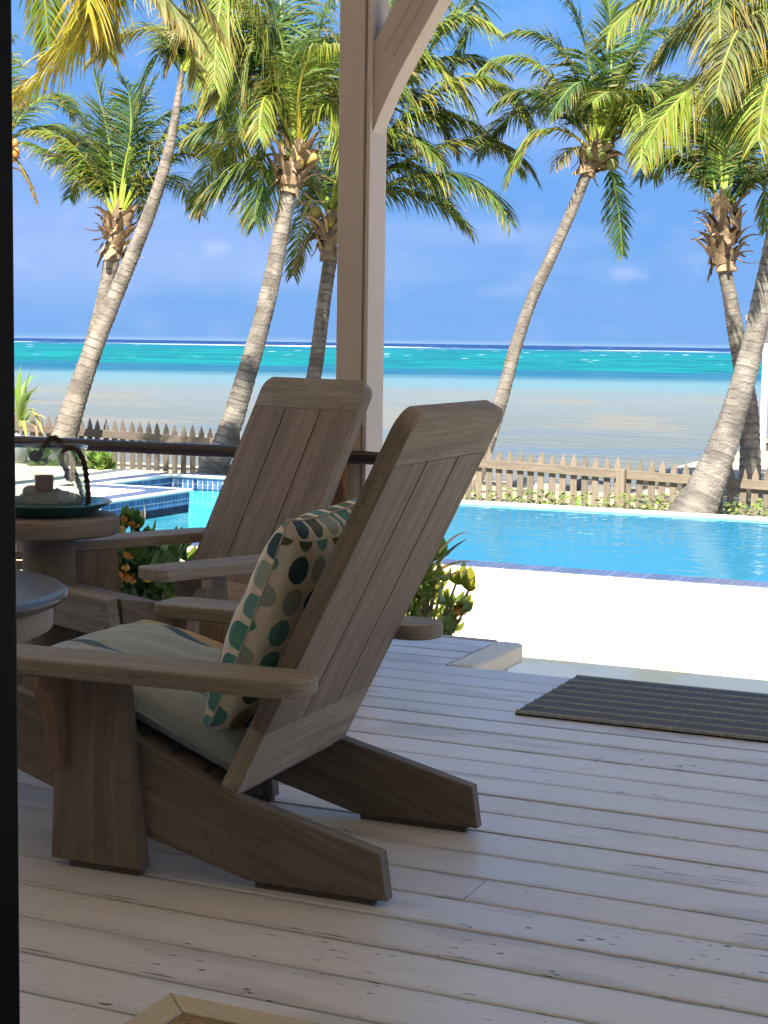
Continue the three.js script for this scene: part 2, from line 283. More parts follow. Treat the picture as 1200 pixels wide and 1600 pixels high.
{ // skimmer lid on the terrace by the coping
  const g = thing('skimmer_lid', 'round white skimmer lid set in the sunny terrace by the pool coping', 'pool lid', [-2.6, TER + 0.002, -11.78]);
  const lid = new THREE.LatheGeometry([[0, 0.022], [0.12, 0.022], [0.135, 0.018], [0.14, 0]].map(([x, y]) => new THREE.Vector2(x, y)), 40);
  part('lid', lid, white, g);
  part('rim', new THREE.LatheGeometry([[0.143, 0], [0.143, 0.014], [0.19, 0.012], [0.2, 0]].map(([x, y]) => new THREE.Vector2(x, y)), 40), white, g);
}

// ------------------------------------------------------------------ porch: boards, trim, post, rail, roof, house
{
  const deck = struct('deck');
  const gaps = [-0.92, -1.07, -1.225, -1.38, -1.535, -1.69, -1.845, -2.0, -2.155, -2.31, -2.466, -2.626, -2.791, -2.948, -3.105, -3.257, -3.42, -3.583, -3.738, -3.887, -4.05, -4.198, -4.357, -4.529, -4.675, -4.82, -4.97, -5.12, -5.27, -5.425, -5.56, -5.69, -5.82, -5.95];
  for (let i = 0; i + 1 < gaps.length; i++) {
    const z1 = gaps[i] - 0.0042 - rr(0, 0.0012), z0 = gaps[i + 1] + 0.0042, outer = gaps[i] < -5.42;
    const xr = outer ? -2.20 : 4;
    const cuts = [-9, ...(i === 14 ? [-4.6, -1.211] : outer ? [-5.5 + rr(-1, 1)] : [-5.8 + rr(-0.7, 0.7), rr(0.4, 1.8)]), xr];
    for (let k = 0; k + 1 < cuts.length; k++) {
      const x0 = cuts[k] + 0.0015, x1 = cuts[k + 1] - 0.0015, dy = rr(-0.0012, 0.0012), w = z1 - z0, b = 0.0045;
      const s = roundRect(-w / 2, -0.028, w / 2, 0, [0, 0, b, b]);
      const g = new THREE.ExtrudeGeometry(s, { depth: x1 - x0, bevelEnabled: false, curveSegments: 2 });
      g.rotateY(Math.PI / 2); g.translate(x0, dy, (z0 + z1) / 2);
      part('deck_board', grainUV(g, V(1, 0, 0), [rr(0, 7), z1 + 0.16 * Math.floor(rnd() * 5)]), deckPaint[Math.floor(rnd() * 3)], deck);
    }
  }
  const trim = slab(roundRect(-5.96, -0.07, -5.432, 0.003, [0.012, 0, 0, 0.02]), 0.10, 0.02, 3); trim.rotateY(-Math.PI / 2); trim.translate(-2.148, 0, 0);
  { const q = trim.attributes.position; let lo = 1e9; for (let i = 0; i < q.count; i++) lo = Math.min(lo, q.getZ(i)); if (lo > 0) trim.rotateY(Math.PI); }
  const end = rbox(-2.197, -0.075, -5.965, -2.09, 0.004, -5.43, 0.016);
  part('end_trim', grainUV(end, V(0, 0, 1)), new THREE.MeshStandardMaterial({ map: cleanMap, color: rgb(1.25, 1.12, 0.88), roughness: 0.45 }), deck);
  part('fascia', box(-9, -0.59, -5.90, -2.13, -0.04, -5.87), creamPaint, deck);
  part('fascia', box(-2.16, -0.59, -5.868, -2.13, -0.078, -5.41), creamPaint, deck);
  part('fascia', box(-2.12, -0.59, -5.408, 4, -0.036, -5.38), creamPaint, deck);
  part('front_trim', rbox(-9, -0.075, -5.985, -2.20, 0.003, -5.953, 0.01), postPaint, deck);
  const joists = []; for (let x = -8.9; x < 4; x += 0.45) joists.push(box(x, -0.17, -5.37, x + 0.045, -0.031, -0.9));
  part('joist', merge(joists), new THREE.MeshStandardMaterial({ color: rgb(0.12, 0.09, 0.07), roughness: 0.9 }), deck).userData.kind = 'stuff';
  for (let i = 0; i < 3; i++) part('step', rbox(-2.08, -0.2 - i * 0.16 - 0.04, -5.70 - i * 0.28, 1.6, -0.2 - i * 0.16, -5.41 - i * 0.28, 0.008), deckPaint[i], deck);
}
{
  const g = thing('porch_post', 'beige painted square porch post with a knee brace at deck edge', 'post', [-2.6, 0, -5.52]);
  const s = new THREE.Shape([[-0.062, -0.068], [0.066, -0.068], [0.066, 0.074], [0.064, 0.076], [0.052, 0.076], [0.052, 0.066], [0.044, 0.058], [0.038, 0.072], [-0.060, 0.072], [-0.062, 0.070]].map(([x, y]) => new THREE.Vector2(x, -y)));
  const shaft = new THREE.ExtrudeGeometry(s, { depth: 2.8, steps: 1, bevelEnabled: false }); shaft.rotateX(-Math.PI / 2);
  part('shaft', grainUV(shaft, V(0, 1, 0)), cleanPaint, g);
  part('base', grainUV(rbox(-0.075, 0.002, -0.082, 0.08, 0.085, 0.088, 0.006), V(1, 0, 0)), new THREE.MeshStandardMaterial({ map: paintMap, color: rgb(0.95, 0.9, 0.85), roughness: 0.5 }), g);
  // brace: concave at its foot, two beads on its house face
  const b = new THREE.Shape(); b.moveTo(0.066, 1.90); b.quadraticCurveTo(0.125, 2.04, 0.20, 2.16); b.lineTo(0.60, 2.80); b.lineTo(0.40, 2.80); b.lineTo(0.066, 2.215); b.lineTo(0.066, 1.90);
  const br = slab(b, 0.10, 0.004); br.translate(0, 0, 0.005);
  const brace = part('knee_brace', grainUV(br, V(0.53, 0.85, 0)), cleanPaint, g);
  for (const d of [0.045, 0.085]) {
    const q = new THREE.BoxGeometry(0.62, 0.008, 0.006); q.rotateZ(58 * DEG); q.translate(0.232 + d * 0.85, 2.44 - d * 0.53 + 0.03, 0.056);
    part('bead', q, cleanPaint, brace);
  }
}
{
  const g = thing('handrail', 'dark brown round handrail running along the porch to the post', 'handrail', [-5.6, 0.735, -5.40]);
  const c = new THREE.CylinderGeometry(0.024, 0.024, 6.3, 20, 30); c.rotateZ(Math.PI / 2);
  { const p = c.attributes.position; for (let i = 0; i < p.count; i++) { const n = 1 + 0.06 * (fbm(p.getX(i) * 3 + 20, 1, 100, 10, 131, 2) - 0.5); p.setY(i, p.getY(i) * n); p.setZ(i, p.getZ(i) * n); } c.computeVertexNormals(); }
  part('rail', grainUV(c, V(1, 0, 0)), darkWood, g);
}
{ // live-edge block that carries the rail on the post
  const g = thing('rail_bracket', 'reddish live edge wooden block fixing the handrail to the post', 'bracket', [-2.635, 0.735, -5.43]);
  const pts = [[-0.05, -0.17], [-0.03, -0.185], [0.02, -0.18], [0.03, -0.13], [0.022, -0.08], [0.038, -0.02], [0.03, 0.03], [0.012, 0.055], [-0.03, 0.045], [-0.052, 0.0], [-0.058, -0.09]];
  const s = new THREE.Shape(); s.setFromPoints(new THREE.CatmullRomCurve3(pts.map(([x, y]) => V(x, y, 0)), true).getPoints(50).map((p) => new THREE.Vector2(p.x, p.y)));
  part('block', grainUV(slab(s, 0.03, 0.004), V(0, 1, 0)), wood(0.34, 0.165, 0.09, 0.5), g);
  const edge = []; for (let i = 2; i < 8; i++) edge.push(V(pts[i][0], pts[i][1], 0.004));
  part('bark_edge', new THREE.TubeGeometry(new THREE.CatmullRomCurve3(edge), 30, 0.0125, 8), wood(0.62, 0.42, 0.2, 0.6), g);
  for (const y of [-0.13, -0.06]) { const c = new THREE.CylinderGeometry(0.005, 0.005, 0.004, 10); c.rotateX(Math.PI / 2); c.translate(-0.01, y, 0.017); part('screw', c, darkWood, g); }
}
{
  const roof = struct('porch_roof');
  const y = (z) => 2.95 + (z + 5.95) * 0.105;
  const n = 36; // ceiling boards run with the deck
  for (let i = 0; i < n; i++) { const z0 = -5.95 + i * 5.0 / n, z1 = z0 + 5.0 / n - 0.004; const b = box(-10, 0, z0, 6, 0.02, z1); b.translate(0, y((z0 + z1) / 2), 0); part('ceiling_board', b, ceilingPaint, roof); }
  const sh = new THREE.BoxGeometry(16.4, 0.06, 5.0); sh.rotateX(-Math.atan(0.105)); sh.translate(-2, y(-3.45) + 0.14, -3.45); part('roof_sheet', sh, roomPaint, roof);
  part('beam', box(-10, 2.80, -5.60, 6, 2.97, -5.44), postPaint, roof);
  part('eave_board', box(-10, 2.90, -5.98, 6, 3.06, -5.952), white, roof);
}
{
  const house = struct('house_wall');
  part('wall_panel', box(-10, -0.8, -1.06, -0.932, 3.4, -0.92), roomPaint, house);
  part('wall_panel', box(0.9, -0.8, -1.06, 6, 3.4, -0.92), roomPaint, house);
  part('wall_panel', box(-0.931, 2.15, -1.06, 0.899, 3.4, -0.92), roomPaint, house);
  const room = struct('room');
  part('room_floor', box(-4, -0.03, -0.915, 4, -0.002, 4), roomPaint, room);
  part('room_ceiling', box(-4, 2.6, -0.915, 4, 2.7, 4), roomPaint, room);
  part('room_wall', box(-4, 0, 4, 4, 2.6, 4.1), roomPaint, room);
  part('room_wall', box(-4.1, 0, -0.915, -4, 2.6, 4), roomPaint, room);
  part('room_wall', box(4, 0, -0.915, 4.1, 2.6, 4), roomPaint, room);
  const d = thing('door_frame', 'black door frame along the left edge of the view', 'door frame', [-0.856, 0, -0.985]);
  part('jamb', rbox(-0.069, 0, -0.085, 0.053, 2.149, 0.085, 0.004), darkFrame, d);
  part('stop', rbox(0.0535, 0, -0.03, 0.066, 2.149, 0.05, 0.003), darkFrame, d);
  part('jamb', rbox(1.69, 0, -0.085, 1.761, 2.149, 0.085, 0.004), darkFrame, d);
}

// ------------------------------------------------------------------ the two chairs
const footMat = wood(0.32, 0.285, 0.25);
function makeChair() {
  const g = new THREE.Group();
  const W = 0.285, L = 0.907, up = V(0.44, 0.898, 0).normalize();
  const stringer = [[0.352, 0.014], [0.337, 0.112], [0.003, 0.193], [-0.257, 0.297], [-0.42, 0.348], [-0.60, 0.378], [-0.585, 0.205], [-0.2, 0.075], [0.035, 0.014]];
  for (const s of [1, -1]) {
    const st = grainUV(slab(stringer, 0.037, 0.003), V(0.93, -0.36, 0)); st.translate(0, 0, s * 0.2815);
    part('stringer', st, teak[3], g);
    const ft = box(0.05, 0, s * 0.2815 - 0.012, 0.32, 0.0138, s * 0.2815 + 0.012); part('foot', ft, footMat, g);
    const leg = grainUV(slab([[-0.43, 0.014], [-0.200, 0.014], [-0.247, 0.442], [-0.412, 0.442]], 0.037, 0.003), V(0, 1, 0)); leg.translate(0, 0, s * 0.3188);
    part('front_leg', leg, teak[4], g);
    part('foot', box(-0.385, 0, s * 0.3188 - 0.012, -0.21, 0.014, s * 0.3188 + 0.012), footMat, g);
    // the arm: long plank, round at the back, eased at the front, splayed a little
    const arm = roundRect(-0.56, -0.072, 0.215, 0.072, [0.035, 0.07, 0.07, 0.035]);
    const ag = slab(arm, 0.036, 0.006, 3); ag.rotateX(-Math.PI / 2);
    const am = part('armrest', grainUV(ag, V(1, 0, 0)), teak[0], g, [0, 0.46, s * 0.367]); am.rotation.y = s * 1.2 * DEG;
    // corbel under the arm
    const cs = new THREE.Shape(); cs.moveTo(0, 0); cs.lineTo(0.036, 0); cs.quadraticCurveTo(0.040, 0.10, 0.056, 0.145); cs.quadraticCurveTo(0.075, 0.185, 0.118, 0.193); cs.lineTo(0.118, 0.219); cs.lineTo(0, 0.219); cs.lineTo(0, 0);
    const cg = slab(cs, 0.036, 0.004); cg.rotateY(-Math.PI / 2); if (s < 0) cg.rotateY(Math.PI); 
    part('arm_bracket', grainUV(cg, V(0, 1, 0)), teak[5], g, [-0.402, 0.2225, s * 0.3378]);
  }
  // seat slats follow the stringers
  const top = [[0.0, 0.205], [-0.257, 0.309], [-0.42, 0.36], [-0.60, 0.390]];
  const topAt = (x) => { for (let i = 0; i < 3; i++) if (x >= top[i + 1][0]) { const t = (x - top[i][0]) / (top[i + 1][0] - top[i][0]); return [mix(top[i][1], top[i + 1][1], t), Math.atan2(top[i + 1][1] - top[i][1], top[i + 1][0] - top[i][0])]; } return [0.39, 0]; };
  for (let i = 0; i < 7; i++) { const x = -0.05 - i * 0.081, [y, a] = topAt(x); const q = rbox(-0.037, -0.011, -0.262, 0.037, 0.011, 0.262, 0.003); q.rotateZ(a + Math.PI); q.translate(x, y - 0.025, 0); part('seat_slat', grainUV(q, V(0, 0, 1)), teak[1], g); }
  const ap = rbox(-0.0185, -0.062, -0.263, 0.0185, 0.062, 0.263, 0.003); ap.rotateZ(-0.3); ap.translate(-0.613, 0.318, 0);
  { const a2 = rbox(-0.0185, -0.062, -0.3, 0.0185, 0.062, 0.3, 0.003); a2.rotateZ(0.17); a2.translate(-0.624, 0.322, 0); part('front_apron', grainUV(a2, V(0, 0, 1)), teak[0], g); }
  for (const s of [1, -1]) for (const y of [0.295, 0.35]) { const c = new THREE.CylinderGeometry(0.005, 0.005, 0.003, 10); c.rotateZ(Math.PI / 2); part('plug', c, teak[3], g, [-0.6435 + (y - 0.322) * -0.17, y, s * 0.278]); }
  // back: flush boards in one leaning plane
  const back = new THREE.Group(); back.name = 'backrest'; g.add(back);
  back.position.set(0.0, 0.192, 0); // local: X = across (-z), Y = up the board, Z = rear face normal
  const m = new THREE.Matrix4().makeBasis(V(0, 0, -1), up, V(0, 0, -1).cross(up)); back.quaternion.setFromRotationMatrix(m);
  const th = 0.042, zc = -th / 2, y1 = 0.148, y2 = 0.792, w3 = (2 * W - 0.012) / 3;
  const put = (name, s, dir, mat) => { const q = slab(s, th, 0.0022, 2); q.translate(0, 0, zc); part(name, grainUV(q, dir), mat, back); };
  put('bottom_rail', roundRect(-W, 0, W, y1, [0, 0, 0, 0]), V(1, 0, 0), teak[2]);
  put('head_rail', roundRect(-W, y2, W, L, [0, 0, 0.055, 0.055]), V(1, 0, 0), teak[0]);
  for (let i = 0; i < 3; i++) { const x = -W + i * (w3 + 0.006); put('back_slat', roundRect(x, y1 + 0.0005, x + w3, y2 - 0.0005, [0, 0, 0, 0]), V(0, 1, 0), teak[1]); }
  return g;
}
{
  const a = makeChair(); a.name = numbered('adirondack_chair'); a.position.set(-1.692, 0, -3.272); a.rotation.y = 2 * DEG; scene.add(a);
  tag(a, 'nearer weathered wooden lounge chair seen from behind, with cushion and dotted pillow', 'chair');
  const b = a.clone(); b.name = numbered('adirondack_chair'); b.position.set(-2.725, 0, -4.775); b.rotation.y = 65 * DEG; scene.add(b);
  tag(b, 'farther weathered wooden lounge chair turned towards us, empty, beside the porch post', 'chair');
}
{ // seat cushion on the nearer chair
  const nx = 40, nz = 44, g = new THREE.BufferGeometry(), map = tex(512, 512, (u, v) => {
    const weave = 0.94 + 0.06 * Math.sin(u * 1400) * Math.sin(v * 1400) + 0.08 * (fbm(u * 90, v * 90, 90, 90, 142, 2) - 0.5);
    let c = [172, 174, 166]; const a = (0.5 - v) * 2;
    if (a > 0.62) c = [178, 152, 112]; if (a > 0.55 && a < 0.64) c = [64, 94, 106]; if (a < -0.1) c = [166, 172, 166]; if (a < -0.46 && a > -0.54) c = [84, 112, 120];
    return c.map((x) => x * weave);
  });
  const P = [], U = [], I = [];
  const grid = (f) => { const o = P.length / 3; for (let j = 0; j <= nz; j++) for (let i = 0; i <= nx; i++) { const q = f(i / nx * 2 - 1, j / nz * 2 - 1); P.push(q.x, q.y, q.z); U.push(i / nx, j / nz); } for (let j = 0; j < nz; j++) for (let i = 0; i < nx; i++) { const a = o + j * (nx + 1) + i; I.push(a, a + 1, a + nx + 2, a, a + nx + 2, a + nx + 1); } };
  const sup = (t) => Math.sign(t) * Math.pow(Math.abs(t), 0.85);
  const shape = (u, v, s) => {
    const e = Math.max(Math.abs(u), Math.abs(v)), rim = Math.sqrt(Math.max(0, 1 - e ** 8)), puff = (1 - 0.55 * u * u) * (1 - 0.55 * v * v);
    const crease = 0.006 * Math.sin((u * 0.6 + v) * 14 + 3 * fbm(u * 3 + 9, v * 3 + 9, 64, 64, 143, 2)) * (1 - u * u) * (s > 0 ? 1 : 0.2);
    const h = s * rim * (0.040 + 0.026 * puff * (s > 0 ? 1 : 0.2)) + crease * rim;
    return V(-0.285 + u * 0.275, h, v * 0.258);
  };
  grid((u, v) => shape(u, v, 1)); const half = P.length / 3; grid((u, v) => shape(u, v, -1));
  for (let k = I.length / 2; k < I.length; k += 3) [I[k + 1], I[k + 2]] = [I[k + 2], I[k + 1]];
  // sag along the seat line
  for (let i = 0; i < P.length; i += 3) { const x = clamp(P[i], -0.6, 0), y = x > -0.257 ? mix(0.2, 0.305, -x / 0.257) : x > -0.42 ? mix(0.305, 0.355, (-x - 0.257) / 0.163) : mix(0.355, 0.385, (-x - 0.42) / 0.18); P[i + 1] += y + 0.038; }
  g.setAttribute('position', new THREE.Float32BufferAttribute(P, 3)); g.setAttribute('uv', new THREE.Float32BufferAttribute(U, 2)); g.setIndex(I); g.computeVertexNormals();
  const c = thing('seat_cushion', 'pale teal seat cushion with blue and tan stripes on nearer chair', 'cushion', [-1.692, 0, -3.272], 2 * DEG);
  part('cover', g, new THREE.MeshPhysicalMaterial({ map, roughness: 0.95, side: THREE.DoubleSide, sheen: 0.3, sheenRoughness: 0.8 }), c);
  const pp = []; for (let k = 0; k <= 80; k++) { const t = k / 80 * 2 * Math.PI, ca = Math.cos(t), sa = Math.sin(t), n = Math.pow(Math.abs(ca) ** 10 + Math.abs(sa) ** 10, -0.1); const x = -0.285 + ca * n * 0.277, z = sa * n * 0.26; const y = x > -0.257 ? mix(0.2, 0.305, -x / 0.257) : x > -0.42 ? mix(0.305, 0.355, (-x - 0.257) / 0.163) : mix(0.355, 0.385, (-x - 0.42) / 0.18); pp.push(V(x, y + 0.038, z)); }
  part('piping', new THREE.TubeGeometry(new THREE.CatmullRomCurve3(pp, true), 160, 0.004, 6, true), new THREE.MeshStandardMaterial({ color: rgb(0.3, 0.33, 0.3), roughness: 0.9 }), c);
}
{ // dotted pillow leaning on the back
  const dots = [[46, 74, 86], [78, 138, 126], [140, 138, 90], [156, 166, 154], [92, 98, 70], [96, 148, 142], [60, 86, 98]];
  const N = 7.4, map = tex(1024, 1024, (u, v) => {
    const weave = 1 + 0.10 * (fbm(u * 200, v * 200, 200, 200, 152, 2) - 0.5);
    let c = [224, 216, 195];
    const r = Math.floor(v * N), row = v * N - r, x = u * N + (r % 2) * 0.12, q = Math.floor(x), h = hash(q, r, 77), rad = 0.385 + 0.04 * hash(q, r, 3);
    const d = Math.hypot(x - q - 0.5, (row - 0.5) * 0.92) + 0.012 * (vn(u * 90, v * 90, 90, 90, 4) - 0.5);
    if (d < rad) { const k = dots[Math.floor(h * dots.length)]; c = mix3(c, k, sstep(rad, rad - 0.025, d) * (0.88 + 0.12 * fbm(u * 60, v * 60, 60, 60, 8, 2))); }
    return c.map((t) => t * weave);
  });
  const n = 56, P = [], U = [], I = [];
  for (const s of [1, -1]) {
    const o = P.length / 3;
    for (let j = 0; j <= n; j++) for (let i = 0; i <= n; i++) {
      const u = i / n * 2 - 1, v = j / n * 2 - 1, e = (1 - u * u) * (1 - v * v);
      const pin = 1 - 0.075 * (1 - Math.abs(v) ** 3) * Math.abs(u) ** 4, pin2 = 1 - 0.075 * (1 - Math.abs(u) ** 3) * Math.abs(v) ** 4;
      const fold = 0.005 * Math.sin(9 * Math.atan2(v, u) + 2 * s) * Math.pow(Math.max(Math.abs(u), Math.abs(v)), 3) * Math.pow(e, 0.3) + 0.006 * (fbm(u * 4 + 20, v * 4 + 20 + s * 7, 99, 99, 155, 3) - 0.5) * Math.pow(e, 0.25);
      const h = s * 0.088 * Math.pow(Math.max(e, 0), 0.42) + fold;
      P.push(u * 0.265 * pin, v * 0.275 * pin2, h); U.push(s > 0 ? (u + 1) / 2 : (u + 1) / 2 + 0.43, (v + 1) / 2 + (s > 0 ? 0 : 0.07));
    }
    for (let j = 0; j < n; j++) for (let i = 0; i < n; i++) { const a = o + j * (n + 1) + i; if (s > 0) I.push(a, a + 1, a + n + 2, a, a + n + 2, a + n + 1); else I.push(a, a + n + 2, a + 1, a, a + n + 1, a + n + 2); }
  }
  const g = new THREE.BufferGeometry(); g.setAttribute('position', new THREE.Float32BufferAttribute(P, 3)); g.setAttribute('uv', new THREE.Float32BufferAttribute(U, 2)); g.setIndex(I); g.computeVertexNormals();
  const t = thing('dotted_pillow', 'cream throw pillow with blue green and olive dots on nearer chair', 'pillow', [-1.70, 0.54, -3.285]);
  const m = part('cover', g, new THREE.MeshStandardMaterial({ map, roughness: 0.92, side: THREE.DoubleSide }), t);
  // face forward (-x), lean back
  const up = V(0.39, 0.92, 0.02).normalize(), fwd = V(-0.92, 0.39, 0.06).normalize(), ax = up.clone().cross(fwd).normalize();
  m.quaternion.setFromRotationMatrix(new THREE.Matrix4().makeBasis(ax, fwd.clone().cross(ax), fwd));
  const seam = []; for (let k = 0; k <= 120; k++) { const a = k / 120 * 4, f = a % 1, sd = Math.floor(a) % 4; let [u, v] = [[f * 2 - 1, -1], [1, f * 2 - 1], [1 - f * 2, 1], [-1, 1 - f * 2]][sd]; const pin = 1 - 0.075 * (1 - Math.abs(v) ** 3) * Math.abs(u) ** 4, pin2 = 1 - 0.075 * (1 - Math.abs(u) ** 3) * Math.abs(v) ** 4; seam.push(V(u * 0.2655 * pin, v * 0.2755 * pin2, 0)); }
  part('seam', new THREE.TubeGeometry(new THREE.CatmullRomCurve3(seam.slice(0, 120), true), 240, 0.0022, 5, true), new THREE.MeshStandardMaterial({ color: rgb(0.55, 0.48, 0.36), roughness: 0.95 }), m);
}

// ------------------------------------------------------------------ mats
{
  const g = thing('doormat', 'grey ribbed doormat lying on the deck boards at right', 'doormat', [-1.70, 0.002, -4.78]);
  const pile = tex(512, 256, (u, v) => { const n = fbm(u * 150, v * 60, 150, 60, 161, 2); return mix3([66, 68, 68], [108, 110, 107], n); }); pile.repeat.set(2, 4);
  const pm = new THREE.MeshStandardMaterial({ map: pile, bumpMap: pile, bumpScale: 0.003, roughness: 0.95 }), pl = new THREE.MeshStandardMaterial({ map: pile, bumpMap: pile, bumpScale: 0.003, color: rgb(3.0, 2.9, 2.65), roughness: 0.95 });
  part('backing', box(0, 0, -0.62, 1.35, 0.004, 0), darkFrame, g);
  const R = 7, w = 0.62 / R, rib = slab(roundRect(0.012, 0.004, w - 0.012, 0.013, [0, 0, 0.004, 0.004]), 1.34, 0.001); rib.rotateY(Math.PI / 2); const rg = grainUV(rib, V(1, 0, 0), [0, 0]); rg.translate(0.675, 0, 0);
  const ridge = new THREE.CylinderGeometry(0.007, 0.007, 1.345, 8); ridge.rotateZ(Math.PI / 2); ridge.translate(0.675, 0.009, 0); const rd = grainUV(ridge, V(1, 0, 0), [0, 0]);
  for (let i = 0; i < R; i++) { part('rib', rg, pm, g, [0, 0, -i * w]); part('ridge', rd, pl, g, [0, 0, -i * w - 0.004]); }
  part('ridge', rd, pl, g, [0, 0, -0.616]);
}
{
  const g = thing('woven_rug', 'tan woven rug with cream cloth border on the deck in front', 'rug', [-1.478, 0.001, -2.392]);
  const weave = tex(512, 512, (u, v) => { const a = Math.sin(u * Math.PI * 2 * 40), b = Math.sin(v * Math.PI * 2 * 60 + (Math.floor(u * 80) % 2) * Math.PI), n = fbm(u * 60, v * 60, 60, 60, 171, 2); return mix3([98, 74, 44], [196, 166, 118], clamp(0.5 + 0.28 * b + 0.15 * a + (n - 0.5) * 0.5)); }); weave.repeat.set(3, 3);
  const cloth = tex(256, 256, (u, v) => { const n = fbm(u * 60, v * 60, 60, 60, 172, 2), s = Math.sin((u + v) * Math.PI * 2 * 40); return mix3([170, 156, 128], [204, 190, 160], clamp(n * 0.7 + 0.2 + s * 0.12)); }); cloth.repeat.set(4, 4);
  const cm = new THREE.MeshStandardMaterial({ map: cloth, bumpMap: cloth, bumpScale: 0.002, roughness: 0.95 });
  part('weave', grainUV(box(0.05, 0, 0.05, 1.9, 0.008, 1.3), V(1, 0, 0), [0, 0]), new THREE.MeshStandardMaterial({ map: weave, bumpMap: weave, bumpScale: 0.004, roughness: 0.95 }), g);
  const strip = (a) => { const s = slab(a.map(([x, z]) => [x, -z]), 0.011, 0.003); s.rotateX(-Math.PI / 2); s.translate(0, 0.006, 0); return grainUV(s, V(1, 0, 0)); };
  part('border', strip([[0.0005, 0], [1.95, 0], [1.89, 0.062], [0.0625, 0.062]]), cm, g);
  part('border', strip([[0, 0.0005], [0.062, 0.0625], [0.062, 1.29], [0, 1.35]]), cm, g);
}

// ------------------------------------------------------------------ tables, lantern
const lathe = (pts, n = 48) => new THREE.LatheGeometry(pts.map(([x, y]) => new THREE.Vector2(x, y)), n);
{
  const g = thing('coffee_table', 'round dark wooden low table at the left between the chairs', 'table', [-3.02, 0.043, -3.385]);
  const r = 0.515;
  const top = lathe([[0, 0.402], [r - 0.04, 0.402], [r - 0.012, 0.406], [r, 0.418], [r, 0.428], [r - 0.01, 0.438], [r - 0.03, 0.441], [0, 0.442]], 80);
  part('table_top', grainUV(top, V(0.8, 0, 0.6)), tableWood, g);
  part('apron', grainUV(lathe([[r - 0.06, 0.335], [r - 0.04, 0.335], [r - 0.038, 0.401], [r - 0.06, 0.401]], 80), V(0, 1, 0)), teak[2], g);
  for (let i = 0; i < 4; i++) { const a = i * Math.PI / 2 + 0.5; part('leg', grainUV(rbox(-0.03, -0.041, -0.03, 0.03, 0.4, 0.03), V(0, 1, 0)), teak[1], g, [Math.cos(a) * (r - 0.1), 0, Math.sin(a) * (r - 0.1)]); }
}
const ST = at(76, 803, 5.32), STY = ST.y;
{
  const g = thing('side_table', 'round weathered wooden side table holding the glass lantern', 'side table', [ST.x, 0, ST.z]);
  const r = 0.226;
  part('table_top', grainUV(lathe([[0, STY - 0.062], [r - 0.01, STY - 0.062], [r, STY - 0.054], [r, STY - 0.01], [r - 0.008, STY - 0.002], [r - 0.02, STY], [0, STY]], 64), V(1, 0, 0)), teak[1], g);
  part('pedestal', grainUV(lathe([[0, 0.03], [0.1, 0.03], [0.088, 0.08], [0.083, STY - 0.1], [0.095, STY - 0.063]], 40), V(0, 1, 0)), teak[3], g);
  part('base', grainUV(lathe([[0, 0.002], [0.17, 0.002], [0.172, 0.006], [0.172, 0.026], [0.165, 0.0295], [0, 0.0295]], 48), V(1, 0, 0)), teak[1], g);
}
{
  const D = 6.0, k = D / FPX, c = at(-40, 860, D), g = thing('slatted_bench', 'dark slatted bench at left edge behind the side table pedestal', 'bench', [c.x, 0, c.z], 24.3 * DEG);
  const ys = [[812, 829], [831, 834], [836, 849], [851, 853.5], [855.5, 859], [861, 874], [876, 890]];
  for (const [a, b] of ys) part('slat', grainUV(rbox(-0.42, at(20, b, D).y, -0.012, 87 * k, at(20, a, D).y, 0.012, 0.001), V(1, 0, 0)), teak[3], g);
  for (const x of [-0.4, 84 * k]) part('leg', grainUV(rbox(x - 0.02, 0.002, -0.042, x + 0.02, at(20, 811, D).y, -0.0125, 0.003), V(0, 1, 0)), teak[3], g);
}
